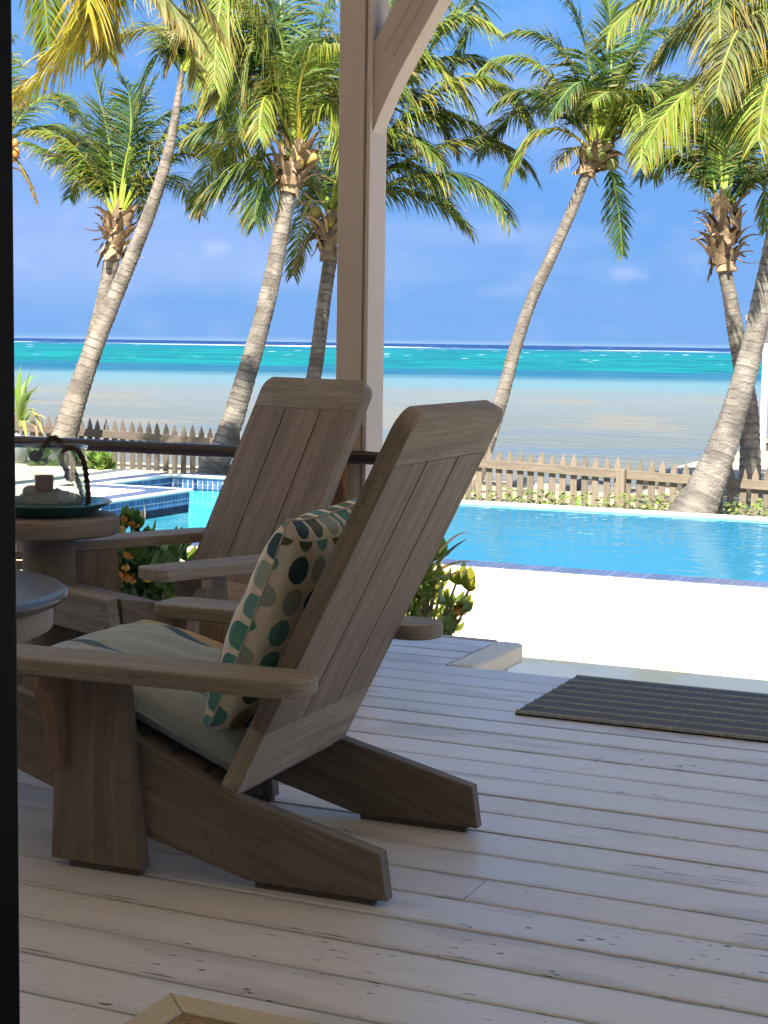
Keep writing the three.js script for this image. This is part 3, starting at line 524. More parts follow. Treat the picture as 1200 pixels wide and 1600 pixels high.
{
  const dish = thing('glass_dish', 'dark teal glass dish under the lantern on side table', 'dish', [ST.x, STY, ST.z]);
  const d = 0.2;
  part('bowl', lathe([[0, 0.002], [0.135, 0.002], [0.15, 0.008], [0.17, 0.022], [d, 0.037], [d + 0.002, 0.041], [d - 0.004, 0.044], [0.165, 0.030], [0.142, 0.018], [0.13, 0.012], [0, 0.012]], 72), new THREE.MeshPhysicalMaterial({ color: rgb(0.02, 0.16, 0.14), roughness: 0.12, transmission: 0.45, thickness: 0, ior: 1.5 }), dish);
  const lan = thing('hurricane_lantern', 'clear glass hurricane lantern with dark rope handles on teal dish', 'lantern', [ST.x, STY + 0.0125, ST.z]);
  const glass = new THREE.MeshPhysicalMaterial({ color: rgb(0.80, 0.85, 0.86), roughness: 0.05, transmission: 0.95, thickness: 0, ior: 1.5 });
  const R = 0.122, H = 0.205;
  part('glass_cylinder', lathe([[0, 0.003], [R - 0.02, 0.003], [R - 0.006, 0.008], [R, 0.03], [R, H - 0.006], [R + 0.004, H - 0.002], [R + 0.003, H + 0.003], [R - 0.004, H + 0.003], [R - 0.006, H - 0.002], [R - 0.004, H - 0.006], [R - 0.004, 0.03], [R - 0.02, 0.007], [0, 0.007]], 72), glass, lan);
  const rope = tex(256, 64, (u, v) => { const s = Math.sin((u * 40 + v * 2) * Math.PI * 2) * 0.5 + 0.5; return mix3([34, 22, 16], [86, 60, 44], s * 0.8 + 0.2 * fbm(u * 90, v * 20, 90, 20, 181, 2)); });
  const rm = new THREE.MeshStandardMaterial({ map: rope, bumpMap: rope, bumpScale: 0.004, roughness: 0.95 });
  const right = V(Math.cos(24.3 * DEG), 0, -Math.sin(24.3 * DEG)), back = V(-Math.sin(24.3 * DEG), 0, -Math.cos(24.3 * DEG));
  const q = (a, y, b) => right.clone().multiplyScalar(a).addScaledVector(back, b).add(V(0, y, 0)); // across, up, away
  const tube = (pts, r) => { const c = new THREE.CatmullRomCurve3(pts), t = new THREE.TubeGeometry(c, 90, r, 8); const p = t.attributes.position; const k = 9; for (let i = 0; i < p.count; i++) { const ring = Math.floor(i / k), ctr = c.getPointAt(clamp(ring / 90)), v = V(p.getX(i), p.getY(i), p.getZ(i)).sub(ctr), s = 1 + 0.16 * Math.sin(ring * 1.1 + (i % k) / 8 * Math.PI * 4); v.multiplyScalar(s).add(ctr); p.setXYZ(i, v.x, v.y, v.z); } t.computeVertexNormals(); return t; };
  const knot = (pos, r) => { const s = new THREE.IcosahedronGeometry(r, 4), p = s.attributes.position; for (let i = 0; i < p.count; i++) { const v = V(p.getX(i), p.getY(i), p.getZ(i)); v.multiplyScalar(1 + 0.22 * Math.sin(v.x / r * 7 + v.y / r * 4) * Math.sin(v.y / r * 7 - v.z / r * 5)); p.setXYZ(i, v.x, v.y, v.z); } s.computeVertexNormals(); s.translate(pos.x, pos.y, pos.z); return s; };
  part('rope_handle', tube([q(-0.05, 0.165, 0.09), q(-0.035, 0.20, 0.11), q(-0.012, 0.226, 0.125), q(0.015, 0.215, 0.126), q(0.035, 0.175, 0.124), q(0.065, 0.11, 0.112), q(0.09, 0.05, 0.095), q(0.1, 0.03, 0.085)], 0.0085), rm, lan);
  part('knot', knot(q(-0.06, 0.168, 0.085), 0.019), rm, lan);
  part('rope_handle', tube([q(0.075, 0.13, -0.06), q(0.062, 0.155, -0.075), q(0.06, 0.185, -0.088), q(0.078, 0.207, -0.098), q(0.105, 0.203, -0.085), q(0.122, 0.17, -0.06), q(0.128, 0.11, -0.03), q(0.13, 0.03, -0.015), q(0.122, 0.008, -0.012)], 0.0085), rm, lan);
  part('knot', knot(q(0.083, 0.118, -0.058), 0.02), rm, lan);
  // what lies inside
  const bits = [];
  for (let i = 0; i < 230; i++) { const a = rr(0, 6.28), r = Math.sqrt(rnd()) * 0.105, s = rr(0.004, 0.011), h = 0.036 + 0.032 * (1 - (r / 0.105) ** 2) * rr(0.6, 1); const b = new THREE.IcosahedronGeometry(s, 0); b.scale(rr(0.6, 1.5), rr(0.5, 1), rr(0.6, 1.5)); b.rotateY(rr(0, 6)); b.rotateX(rr(0, 6)); b.translate(Math.cos(a) * r, h, Math.sin(a) * r); bits.push(b); }
  const base = lathe([[0, 0.0085], [0.1, 0.0085], [0.113, 0.032], [0.105, 0.038], [0.06, 0.055], [0, 0.06]], 30); const cb = shade(new THREE.Mesh(merge([...bits, base]), new THREE.MeshStandardMaterial({ color: rgb(0.34, 0.29, 0.24), roughness: 0.95 })));
  cb.name = numbered('shell_gravel'); cb.position.set(ST.x, STY + 0.0125, ST.z); cb.userData = { label: 'crushed shells and coral heaped in the glass lantern', category: 'shells', kind: 'stuff' }; scene.add(cb);
  const cp = q(-0.008, 0.068, -0.03).add(V(ST.x, STY + 0.0125, ST.z));
  const cup = thing('candle_cup', 'small amber glass candle cup among shells inside the lantern', 'candle', [cp.x, cp.y - 0.006, cp.z]);
  part('cup', lathe([[0, 0], [0.025, 0], [0.029, 0.008], [0.031, 0.052], [0.0295, 0.053], [0.027, 0.01], [0, 0.006]], 32), new THREE.MeshPhysicalMaterial({ color: rgb(0.42, 0.10, 0.03), roughness: 0.15, transmission: 0.5, thickness: 0 }), cup);
  part('wax', lathe([[0, 0.035], [0.02, 0.034], [0.0265, 0.035], [0.0262, 0.012], [0, 0.012]], 24), new THREE.MeshStandardMaterial({ color: rgb(0.35, 0.12, 0.05), roughness: 0.6 }), cup);
  const up = q(-0.048, 0.064, -0.035).add(V(ST.x, STY + 0.0125, ST.z));
  const ur = thing('sea_urchin_shell', 'round pinkish urchin shell beside candle cup inside the lantern', 'shell', [up.x, up.y, up.z]);
  { const s = new THREE.SphereGeometry(0.027, 30, 16), p = s.attributes.position; for (let i = 0; i < p.count; i++) { const a = Math.atan2(p.getZ(i), p.getX(i)), k = 1 + 0.03 * Math.cos(a * 10); p.setXYZ(i, p.getX(i) * k, p.getY(i) * 0.72, p.getZ(i) * k); } s.computeVertexNormals(); part('shell', s, new THREE.MeshStandardMaterial({ color: rgb(0.42, 0.30, 0.28), roughness: 0.8 }), ur); }
}

// ------------------------------------------------------------------ fence
{
  const f = thing('picket_fence', 'weathered wooden picket fence between the pool and the sea', 'fence', [0, 0, -19.7]);
  const topY = (x) => -0.385 - 0.03 * x;
  const pk = []; for (let i = 0; i < 4; i++) { const h = 1.0, w = 0.041; pk.push(grainUV(slab([[-w, -h], [w, -h], [w, -0.11], [0, 0], [-w, -0.11]], 0.018, 0.002, 1), V(0, 1, 0))); }
  for (let i = 0; i < 118; i++) { const x = -17.2 + i * 0.1415; if (x > -0.6) break; const p = part('picket', pk[i % 4], x < -8.7 ? fenceWood[3] : fenceWood[Math.floor(rnd() * 3)], f, [x + rr(-0.006, 0.006), topY(x) + rr(-0.012, 0.012), rr(-0.003, 0.003)]); p.rotation.z = rr(-0.018, 0.018); }  // left pickets take the darker wood: palm shade painted in
  const edges = [-17.4, -13.9, -11.4, -8.45, -5.66, -2.9, -0.5];
  for (let i = 0; i + 1 < edges.length; i++) {
    const a = edges[i], b = edges[i + 1], L = Math.hypot(b - a, topY(b) - topY(a));
    for (const dy of [-0.205, -0.74]) { const r = grainUV(rbox(-L / 2 + 0.003, -0.055, -0.019, L / 2 - 0.003, 0.055, 0.019, 0.004), V(1, 0, 0)); part('rail', r, fenceWood[a < -8.7 ? 3 : (dy < -0.5 ? 1 : (i * 2) % 3)], f, [(a + b) / 2, (topY(a) + topY(b)) / 2 + dy, 0.032]).rotation.z = Math.atan2(topY(b) - topY(a), b - a); }  // left rails darkened the same way, shade held in the wood colour
    part('fence_post', grainUV(rbox(-0.055, -1.0, -0.05, 0.055, -0.135, 0.05, 0.006), V(0, 1, 0)), fenceWood[2], f, [a, topY(a) + 0.0, 0.106]);
  }
}

// ------------------------------------------------------------------ palms
const trunkMat = new THREE.MeshStandardMaterial({ vertexColors: true, roughness: 0.9, bumpMap: concreteBump, bumpScale: 0.01 });
const frondMat = new THREE.MeshPhysicalMaterial({ vertexColors: true, roughness: 0.52, side: THREE.DoubleSide, transmission: 0.42, thickness: 0, ior: 1.4, specularIntensity: 0.55 });
const ribMat = new THREE.MeshStandardMaterial({ vertexColors: true, roughness: 0.5 });
const huskMat = new THREE.MeshStandardMaterial({ vertexColors: true, roughness: 0.95, side: THREE.DoubleSide });
const nutMats = [new THREE.MeshStandardMaterial({ color: rgb(0.26, 0.20, 0.04), roughness: 0.5 }), new THREE.MeshStandardMaterial({ color: rgb(0.42, 0.17, 0.03), roughness: 0.5 }), new THREE.MeshStandardMaterial({ color: rgb(0.12, 0.14, 0.03), roughness: 0.5 })];
const GREEN = [0.0396, 0.0880, 0.0123], MID = [0.0836, 0.1408, 0.0158], LIME = [0.1760, 0.2156, 0.0194], GOLD = [0.3520, 0.2728, 0.0176], BROWN = [0.24, 0.15, 0.065], OLIVE = [0.15, 0.155, 0.036];
function trunkGeo(pts, radii, o) {
  const c = new THREE.CatmullRomCurve3(pts), L = c.getLength(), n = Math.ceil(L / 0.02), K = 22, P = [], C = [], U = [], I = [];
  const fr = c.computeFrenetFrames(4, false); let N = V(1, 0, 0);
  const rings = []; for (let s = 0; s < L + 0.2;) { rings.push(s); s += rr(0.065, 0.13); }
  const sd = Math.floor(rr(0, 999));
  for (let j = 0; j <= n; j++) {
    const t = j / n, s = t * L, p = c.getPointAt(t), T = c.getTangentAt(t); N = N.sub(T.clone().multiplyScalar(N.dot(T))).normalize(); const B = T.clone().cross(N);
    const f = c.getUtoTmapping(t) * (radii.length - 1), k = Math.min(radii.length - 2, Math.floor(f)), r0 = mix(radii[k], radii[k + 1], f - k);
    for (let i = 0; i <= K; i++) {
      const a = i / K * Math.PI * 2, an = i % K, w = s + 0.05 * (fbm(an / K * 6, s * 1.5, 6, 4096, sd, 2) - 0.5) + 0.012 * (vn(an / K * 11, s * 6, 11, 4096, sd + 3) - 0.5);
      let m = 0; while (m + 2 < rings.length && rings[m + 1] < w) m++;
      const ph = clamp((w - rings[m]) / (rings[m + 1] - rings[m])), lip = ph * 0.085 - 0.045, scar = Math.max(sstep(0.80, 0.95, ph), 1 - sstep(0.02, 0.10, ph)) * (0.35 + 0.65 * vn(an / K * 5, m * 3.3, 5, 4096, sd + 21));
      const lump = 1 + 0.10 * (fbm(an / K * 5, s * 3, 5, 4096, sd + 9, 3) - 0.5);
      const r = r0 * (1 + lip) * lump;
      p.clone(); const q = V(p.x, p.y, p.z).addScaledVector(N, Math.cos(a) * r).addScaledVector(B, Math.sin(a) * r);
      P.push(q.x - o.x, q.y - o.y, q.z - o.z); U.push(i / K * 1.2, s);
      const nz = fbm(an / K * 8, s * 5, 8, 4096, sd + 5, 4), st = sstep(0.54, 0.68, fbm(an / K * 16, s * 14, 16, 4096, sd + 6, 2));
      let col = mix3([0.0836, 0.0704, 0.0563], [0.2420, 0.2112, 0.1716], clamp(nz * 1.6 - 0.35 + (hash(m, 9, sd) - 0.5) * 0.35)); col = mix3(col, [0.05, 0.034, 0.024], clamp(scar * 1.25)); col = mix3(col, [0.12, 0.10, 0.08], st * 0.35);
      C.push(...col.map((x) => x * (0.9 + 0.2 * hash(m, 5, sd))));
    }
  }
  for (let j = 0; j < n; j++) for (let i = 0; i < K; i++) { const a = j * (K + 1) + i; I.push(a, a + 1, a + K + 2, a, a + K + 2, a + K + 1); }
  const g = new THREE.BufferGeometry(); g.setAttribute('position', new THREE.Float32BufferAttribute(P, 3)); g.setAttribute('color', new THREE.Float32BufferAttribute(C, 3)); g.setAttribute('uv', new THREE.Float32BufferAttribute(U, 2)); g.setIndex(I); g.computeVertexNormals(); return g;
}
// a coconut frond from three points of its midrib
function frond(A, M, Z, o, opt) {
  const { len = 0.6, hue = MID, tip = 0.35, droop = 0.8, dens = 0.021, twist = 0, bare = 0.16, rib = LIME, w = 0.024 } = opt;
  const ctrl = M.clone().multiplyScalar(2).addScaledVector(A, -0.5).addScaledVector(Z, -0.5), c = new THREE.QuadraticBezierCurve3(A, ctrl, Z), L = c.getLength();
  const n = Math.max(20, Math.round(L * (1 - bare) / dens)), P = [], C = [], up = V(0, 1, 0);
  const patch = rr(0, 50);
  for (let i = 0; i < n; i++) for (const s of [-1, 1]) {
    const t = bare + (1 - bare) * (i + rr(0.1, 0.9)) / n, p = c.getPointAt(clamp(t)), T = c.getTangentAt(clamp(t));
    let U = up.clone().addScaledVector(T, -T.y); if (U.length() < 0.25) U.add(V(0.3, 0, 0.8)).addScaledVector(T, -U.dot(T)); U.normalize().applyAxisAngle(T, twist);
    const S = T.clone().cross(U), v = (t - bare) / (1 - bare);
    const l = len * 1.15 * (v < 0.3 ? 0.55 + 0.45 * v / 0.3 : 1 - 0.66 * ((v - 0.3) / 0.7) ** 1.6) * rr(0.82, 1.1);
    const d0 = S.clone().multiplyScalar(s * rr(0.75, 1)).addScaledVector(T, rr(0.35, 0.75) + v * 0.5).addScaledVector(U, rr(0.05, 0.4)).normalize();
    const drp = droop * rr(0.55, 1.35), q = p.clone(), seg = 4, pts = [q.clone()], dirs = [];
    for (let k = 0; k < seg; k++) { const d = d0.clone().addScaledVector(up, -drp * ((k + 0.4) / seg) * 1.5).normalize(); dirs.push(d); q.addScaledVector(d, l / seg); pts.push(q.clone()); }
    const wd = [0.55, 1, 0.85, 0.5, 0.04], k0 = vn(patch + v * 9, s + 2, 999, 999, 7), b = mix3(hue, k0 > 0.5 ? LIME : GREEN, Math.abs(k0 - 0.5) * 0.9).map((x) => x * rr(0.78, 1.2));
    const tp = rnd() < tip ? mix3(GOLD, BROWN, rnd()) : b, from = rr(0.45, 0.85);
    const tilt = rr(-0.5, 0.5);
    const row = pts.map((x, k) => { const d = dirs[Math.min(k, seg - 1)], W = T.clone().addScaledVector(d, -T.dot(d)).normalize().applyAxisAngle(d, tilt).multiplyScalar(w * wd[k] * 0.5); return [x.clone().add(W), x.clone().sub(W), mix3(b, tp, sstep(from - 0.2, from + 0.25, k / seg))]; });
    for (let k = 0; k < seg; k++) {
      const [a1, a2, ca] = row[k], [b1, b2, cb] = row[k + 1];
      for (const [x, cc] of k < seg - 1 ? [[a1, ca], [a2, ca], [b1, cb], [a2, ca], [b2, cb], [b1, cb]] : [[a1, ca], [a2, ca], [b1, cb]]) { P.push(x.x - o.x, x.y - o.y, x.z - o.z); C.push(...cc); }
    }
  }
  const g = new THREE.BufferGeometry(); g.setAttribute('position', new THREE.Float32BufferAttribute(P, 3)); g.setAttribute('color', new THREE.Float32BufferAttribute(C, 3)); g.computeVertexNormals();
  // midrib
  const m = 26, K = 6, RP = [], RC = [], RI = [];
  for (let j = 0; j <= m; j++) { const t = j / m, p = c.getPointAt(t), T = c.getTangentAt(t); let S = T.clone().cross(up); if (S.length() < 0.1) S.set(1, 0, 0); S.normalize(); const Uq = S.clone().cross(T), r = mix(0.034, 0.005, Math.pow(t, 0.7)) + 0.03 * Math.max(0, 0.12 - t); for (let i = 0; i <= K; i++) { const a = i / K * Math.PI * 2; const x = p.clone().addScaledVector(S, Math.cos(a) * r * 1.2).addScaledVector(Uq, Math.sin(a) * r * 0.8); RP.push(x.x - o.x, x.y - o.y, x.z - o.z); RC.push(...mix3(rib, hue, t * 0.6)); } }
  for (let j = 0; j < m; j++) for (let i = 0; i < K; i++) { const a = j * (K + 1) + i; RI.push(a, a + 1, a + K + 2, a, a + K + 2, a + K + 1); }
  const rg = new THREE.BufferGeometry(); rg.setAttribute('position', new THREE.Float32BufferAttribute(RP, 3)); rg.setAttribute('color', new THREE.Float32BufferAttribute(RC, 3)); rg.setIndex(RI); rg.computeVertexNormals();
  return [g, rg];
}
function husk(len, wid, curl) { // an old leaf base: a tapering, curling plate
  const P = [], C = [], I = [], n = 7, k0 = rr(0.6, 1.3);
  for (let j = 0; j <= n; j++) { const t = j / n, w = wid * (1 - 0.75 * t) * (1 + 0.15 * Math.sin(t * 9)), y = len * t, out = curl * t * t * len; for (let i = -2; i <= 2; i++) { P.push(i / 2 * w, y - Math.abs(curl) * 0.35 * t ** 3 * len, out + 0.35 * w * (1 - (i / 2) ** 2)); const c = mix3([0.27, 0.185, 0.105], [0.14, 0.09, 0.05], rnd()).map((x) => x * k0); C.push(...c); } }
  for (let j = 0; j < n; j++) for (let i = 0; i < 4; i++) { const a = j * 5 + i; I.push(a, a + 1, a + 6, a, a + 6, a + 5); }
  const g = new THREE.BufferGeometry(); g.setAttribute('position', new THREE.Float32BufferAttribute(P, 3)); g.setAttribute('color', new THREE.Float32BufferAttribute(C, 3)); g.setIndex(I); g.computeVertexNormals(); return g;
}
const husks = [[0.34, 0.075, 0.45], [0.42, 0.055, 0.8], [0.30, 0.09, 0.2], [0.38, 0.055, 0.8], [0.36, 0.08, -0.15]].map((a) => husk(...a));
const nutGeo = (() => { const s = new THREE.SphereGeometry(0.085, 18, 12), p = s.attributes.position; for (let i = 0; i < p.count; i++) { const a = Math.atan2(p.getZ(i), p.getX(i)), k = 1 + 0.06 * Math.cos(3 * a); p.setXYZ(i, p.getX(i) * k, p.getY(i) * 1.25, p.getZ(i) * k); } s.computeVertexNormals(); return s; })();
function palm(label, { z, trunk, crown, fronds, boots = 14, nuts = 0, extra = 6, bootR = 0.17, spear = true, nutMat = 2, ext = 1.9 }) {
  ext *= 1.1; extra += 2; const b = onZ(trunk[0][0], trunk[0][1], z), D = depthOf(b), K = D / FPX;
  const pts = trunk.map(([x, y, , dd = 0]) => at(x, y, D + dd)), rad = trunk.map((t) => t[2] * K / 2);
  const d0 = pts[0].clone().sub(pts[1]).normalize(); pts.unshift(pts[0].clone().addScaledVector(d0, 0.5)); rad.unshift(rad[0] * 1.12);
  const o = pts[0].clone(), g = thing('palm_tree', label, 'palm tree', [o.x, o.y, o.z]);
  part('trunk', trunkGeo(pts, rad, o), trunkMat, g);
  const cr = crown ? at(crown[0], crown[1], D + (crown[2] || 0)) : null;
  const addFrond = (A, M, Z, opt) => { const [fg, rg] = frond(A, M, Z, o, opt), f = part('frond', fg, frondMat, g); part('midrib', rg, ribMat, f); };
  for (const [a, m, t, opt = {}] of fronds) { const dz = opt.dz || 0; addFrond(at(a[0], a[1], D + (opt.d0 || 0)), at(m[0], m[1], D + (opt.d0 || 0) * 0.6 + dz * 0.5), at(t[0], t[1], D + dz), opt); }
  if (cr) {
    for (let i = 0; i < extra; i++) { // fronds on the far side of the crown
      const a = rr(0, 6.28), el = rr(0.1, 1.25), L = ext * rr(0.8, 1.1), dir = V(Math.cos(a) * Math.cos(el), Math.sin(el), -Math.abs(Math.sin(a)) * Math.cos(el) - 0.15);
      const M = cr.clone().addScaledVector(dir, L * 0.55).add(V(0, 0.12, 0)), Z = cr.clone().addScaledVector(dir, L).add(V(0, -0.5 * L * (1 - el / 2), 0));
      addFrond(cr.clone(), M, Z, { hue: rnd() < 0.5 ? GREEN : MID, droop: 0.8, len: 0.6, tip: 0.3 });
    }
    const dir = cr.clone().sub(pts[pts.length - 2]).normalize(), ax = V(1, 0, 0).addScaledVector(dir, -dir.x).normalize();
    const topP = pts[pts.length - 1];
    for (let i = 0; i < boots * 2.2; i++) {
      const h = husks[i % 5], m = part('leaf_base', h, huskMat, g), a = i * 2.4 + rr(-0.3, 0.3), t = i / (boots * 2.2), p = topP.clone().lerp(cr, t * 0.95 + 0.02);
      const out = ax.clone().applyAxisAngle(dir, a), yy = dir.clone().multiplyScalar(rnd() < 0.3 - 0.25 * t ? -0.8 : 1).addScaledVector(out, rr(0.0, 0.75)).addScaledVector(out.clone().cross(dir), rr(-0.45, 0.45)).normalize(), xx = yy.clone().cross(out).normalize();
      m.quaternion.setFromRotationMatrix(new THREE.Matrix4().makeBasis(xx, yy, xx.clone().cross(yy))); m.position.copy(p).addScaledVector(out, bootR * (0.55 + 0.4 * Math.sin(t * 3))).sub(o); m.scale.set(rr(0.6, 1.2), rr(0.6, 1.15), rr(0.5, 1.15));
    }
    if (boots) { // the fibrous bud that the leaf bases wrap
      const hgt = topP.distanceTo(cr) + 0.12, s = new THREE.CylinderGeometry(bootR * 0.30, bootR * 0.62, hgt, 26, 24), p = s.attributes.position;
      for (let i = 0; i < p.count; i++) { const a2 = Math.atan2(p.getZ(i), p.getX(i)), k = 1 + 0.45 * (fbm((a2 / 6.2832 + 0.5) * 8, p.getY(i) * 9 + 30, 8, 999, boots, 3) - 0.5); p.setX(i, p.getX(i) * k); p.setZ(i, p.getZ(i) * k); }
      s.computeVertexNormals(); colored(s, (x, y, z) => mix3([0.13, 0.085, 0.05], [0.38, 0.28, 0.16], fbm((Math.atan2(z, x) / 6.2832 + 0.5) * 22, y * 7 + 40, 22, 999, 5, 3)));
      const m = part('crown_shaft', s, huskMat, g); m.position.copy(topP).lerp(cr, 0.5).sub(o); m.quaternion.setFromUnitVectors(V(0, 1, 0), dir);
    }
    for (let i = 0; i < nuts; i++) { const a = i * 2.4, m = part('coconut', nutGeo, nutMats[(nutMat + (rnd() < 0.25 ? 1 : 0)) % 3], g); m.position.copy(cr).add(V(Math.cos(a) * rr(0.12, 0.26), rr(-0.28, 0.02), Math.sin(a) * 0.2)).sub(o); m.rotation.set(rr(-0.5, 0.5), a, rr(-0.5, 0.5)); m.scale.setScalar(rr(0.75, 1.1)); }
  }
  return g;
}
palm('left palm with a tall grey trunk leaning right in front of another', { z: -18.95, trunk: [[95, 700, 41.6], [118, 625, 35.2], [150, 535, 28.8], [185, 450, 24.8], [218, 372, 21.6], [245, 300, 19.2], [265, 230, 16.0], [279, 150, 11], [285, 108, 9]], crown: [286, 112], boots: 0, extra: 5, bootR: 0.12, ext: 1.6, fronds: [
  [[285, 112], [235, 45], [140, 95], { hue: OLIVE, tip: 0.6 }], [[288, 110], [300, 20], [262, 105], { hue: OLIVE, tip: 0.7, droop: 1.1 }], [[290, 112], [345, 50], [395, 175], { hue: MID, droop: 1.2, len: 0.75 }], [[288, 112], [325, 30], [330, 160], { hue: LIME, droop: 1.4, len: 0.8 }], [[285, 110], [255, 75], [215, 165], { hue: GREEN }], [[288, 110], [340, 0], [425, 60], { hue: GREEN, droop: 1.0 }]] });
palm('left palm behind the leaning grey trunk, with a husky shaggy crown', { z: -21.3, trunk: [[100, 690, 31.0], [118, 622, 29.2], [140, 555, 26.7], [152, 510, 24.1], [165, 455, 23.2], [176, 398, 24.1]], crown: [187, 335], boots: 22, bootR: 0.2, extra: 5, fronds: [
  [[182, 332], [172, 232], [146, 112], { hue: MID, len: 0.62, droop: 0.35, twist: 0.7 }], [[176, 335], [122, 270], [44, 222], { hue: MID, droop: 1.1, tip: 0.5, len: 0.62 }], [[176, 332], [120, 235], [48, 205], { hue: LIME, droop: 0.9, tip: 0.5 }], [[192, 330], [285, 198], [408, 262], { hue: LIME, droop: 0.9, len: 0.7, tip: 0.45 }], [[195, 325], [290, 222], [412, 305], { hue: GREEN, droop: 1.0, len: 0.7 }], [[187, 325], [205, 215], [245, 120], { hue: GREEN, droop: 0.5 }], [[187, 325], [225, 215], [300, 165], { hue: GREEN, droop: 0.7 }], [[195, 330], [225, 290], [268, 245], { hue: LIME, len: 0.4 }], [[180, 330], [140, 205], [92, 150], { hue: GREEN, droop: 0.7, tip: 0.5 }], [[190, 325], [205, 190], [190, 120], { hue: GREEN, droop: 0.6 }]] });
palm('tall pale palm left of the porch post with a ringed cream trunk', { z: -19.1, trunk: [[330, 742, 44.8], [352, 690, 35.7], [378, 610, 32.4], [402, 530, 29.0], [422, 450, 27.4], [438, 370, 25.7], [451, 295, 24.9]], crown: [467, 225], boots: 20, bootR: 0.24, nuts: 4, nutMat: 2, extra: 4, fronds: [
  [[470, 225], [476, 105], [530, 70], { hue: LIME, droop: 1.3, len: 0.8, rib: GOLD, dz: -1.0 }], [[460, 228], [445, 90], [405, -40], { hue: GREEN, droop: 0.9, len: 0.8 }], [[455, 228], [370, -30], [335, 130], { hue: LIME, droop: 1.6, len: 0.95, tip: 0.3, dz: -0.8 }], [[448, 240], [385, 192], [296, 214], { hue: GREEN, droop: 1.0, len: 0.8 }], [[448, 250], [395, 250], [310, 320], { hue: GREEN, droop: 1.0, len: 0.75 }], [[450, 245], [420, 215], [398, 345], { hue: GREEN, droop: 1.0, len: 0.7 }], [[455, 235], [400, 130], [320, 165], { hue: OLIVE, droop: 1.2, len: 0.8, tip: 0.5 }], [[470, 222], [505, 30], [560, -30], { hue: MID, droop: 1.1, len: 0.8 }], [[475, 222], [560, 120], [640, 150], { hue: MID, droop: 1.1, len: 0.8 }], [[462, 225], [430, 60], [350, -10], { hue: LIME, droop: 1.2, len: 0.85, dz: 0.8 }], [[470, 225], [520, 170], [545, 260], { hue: LIME, droop: 1.2, len: 0.7, dz: -0.5 }], [[462, 225], [415, 60], [300, 40], { hue: GREEN, droop: 1.3, len: 0.85, dz: 0.6 }], [[460, 225], [440, 30], [440, -60], { hue: GREEN, droop: 0.9, len: 0.85, dz: 0.8 }], [[455, 230], [400, 80], [365, 190], { hue: MID, droop: 1.5, len: 0.9, dz: -0.4 }], [[458, 232], [420, 150], [405, 215], { hue: LIME, droop: 1.4, len: 0.6, dz: -0.8 }]] });
palm('palm half hidden behind the porch post, fronds showing on both sides', { z: -21.8, trunk: [[478, 660, 28.4], [488, 600, 24.1], [495, 560, 23.2], [505, 480, 22.4], [517, 400, 21.5]], crown: [514, 335], boots: 20, bootR: 0.21, nuts: 4, nutMat: 2, extra: 4, ext: 2.2, fronds: [
  [[520, 332], [690, 272], [796, 345], { hue: GREEN, droop: 1.1, len: 0.85, dz: -1.0, rib: GOLD }], [[518, 328], [705, 130], [830, 195], { hue: LIME, droop: 1.2, len: 0.85, dz: -0.8 }], [[520, 330], [720, 222], [838, 280], { hue: MID, droop: 0.8, len: 0.7, tip: 0.6 }], [[518, 325], [725, 10], [702, 125], { hue: LIME, droop: 0.5, len: 0.9, rib: GOLD, tip: 0.1 }], [[518, 325], [640, 120], [790, 110], { hue: GREEN, droop: 0.9, len: 0.8 }], [[520, 332], [620, 260], [700, 320], { hue: GREEN, droop: 0.9, len: 0.75, dz: 0.8 }], [[518, 325], [620, 150], [715, 240], { hue: GREEN, droop: 1.0, len: 0.7, dz: 0.8 }], [[512, 330], [455, 275], [395, 350], { hue: GREEN, droop: 0.9, len: 0.7 }], [[512, 330], [470, 260], [420, 270], { hue: MID, droop: 0.9, len: 0.6 }], [[518, 325], [650, 70], [775, 45], { hue: LIME, droop: 1.0, len: 0.85, dz: -0.6 }], [[518, 325], [612, 95], [735, 165], { hue: LIME, droop: 1.1, len: 0.85, dz: -0.5 }], [[518, 328], [660, 180], [812, 262], { hue: MID, droop: 1.1, len: 0.85, dz: 0.5 }], [[518, 330], [600, 215], [690, 255], { hue: MID, droop: 1.2, len: 0.8, dz: -0.8 }], [[518, 330], [640, 300], [735, 360], { hue: GREEN, droop: 1.0, len: 0.75, dz: 0.5 }], [[518, 322], [600, 20], [700, 0], { hue: MID, droop: 1.0, len: 0.85, dz: 0.5 }], [[516, 325], [600, 40], [665, -40], { hue: MID, droop: 0.9, len: 0.8 }], [[512, 340], [488, 360], [462, 420], { hue: BROWN, droop: 0.8, len: 0.4, tip: 0.8 }]] });
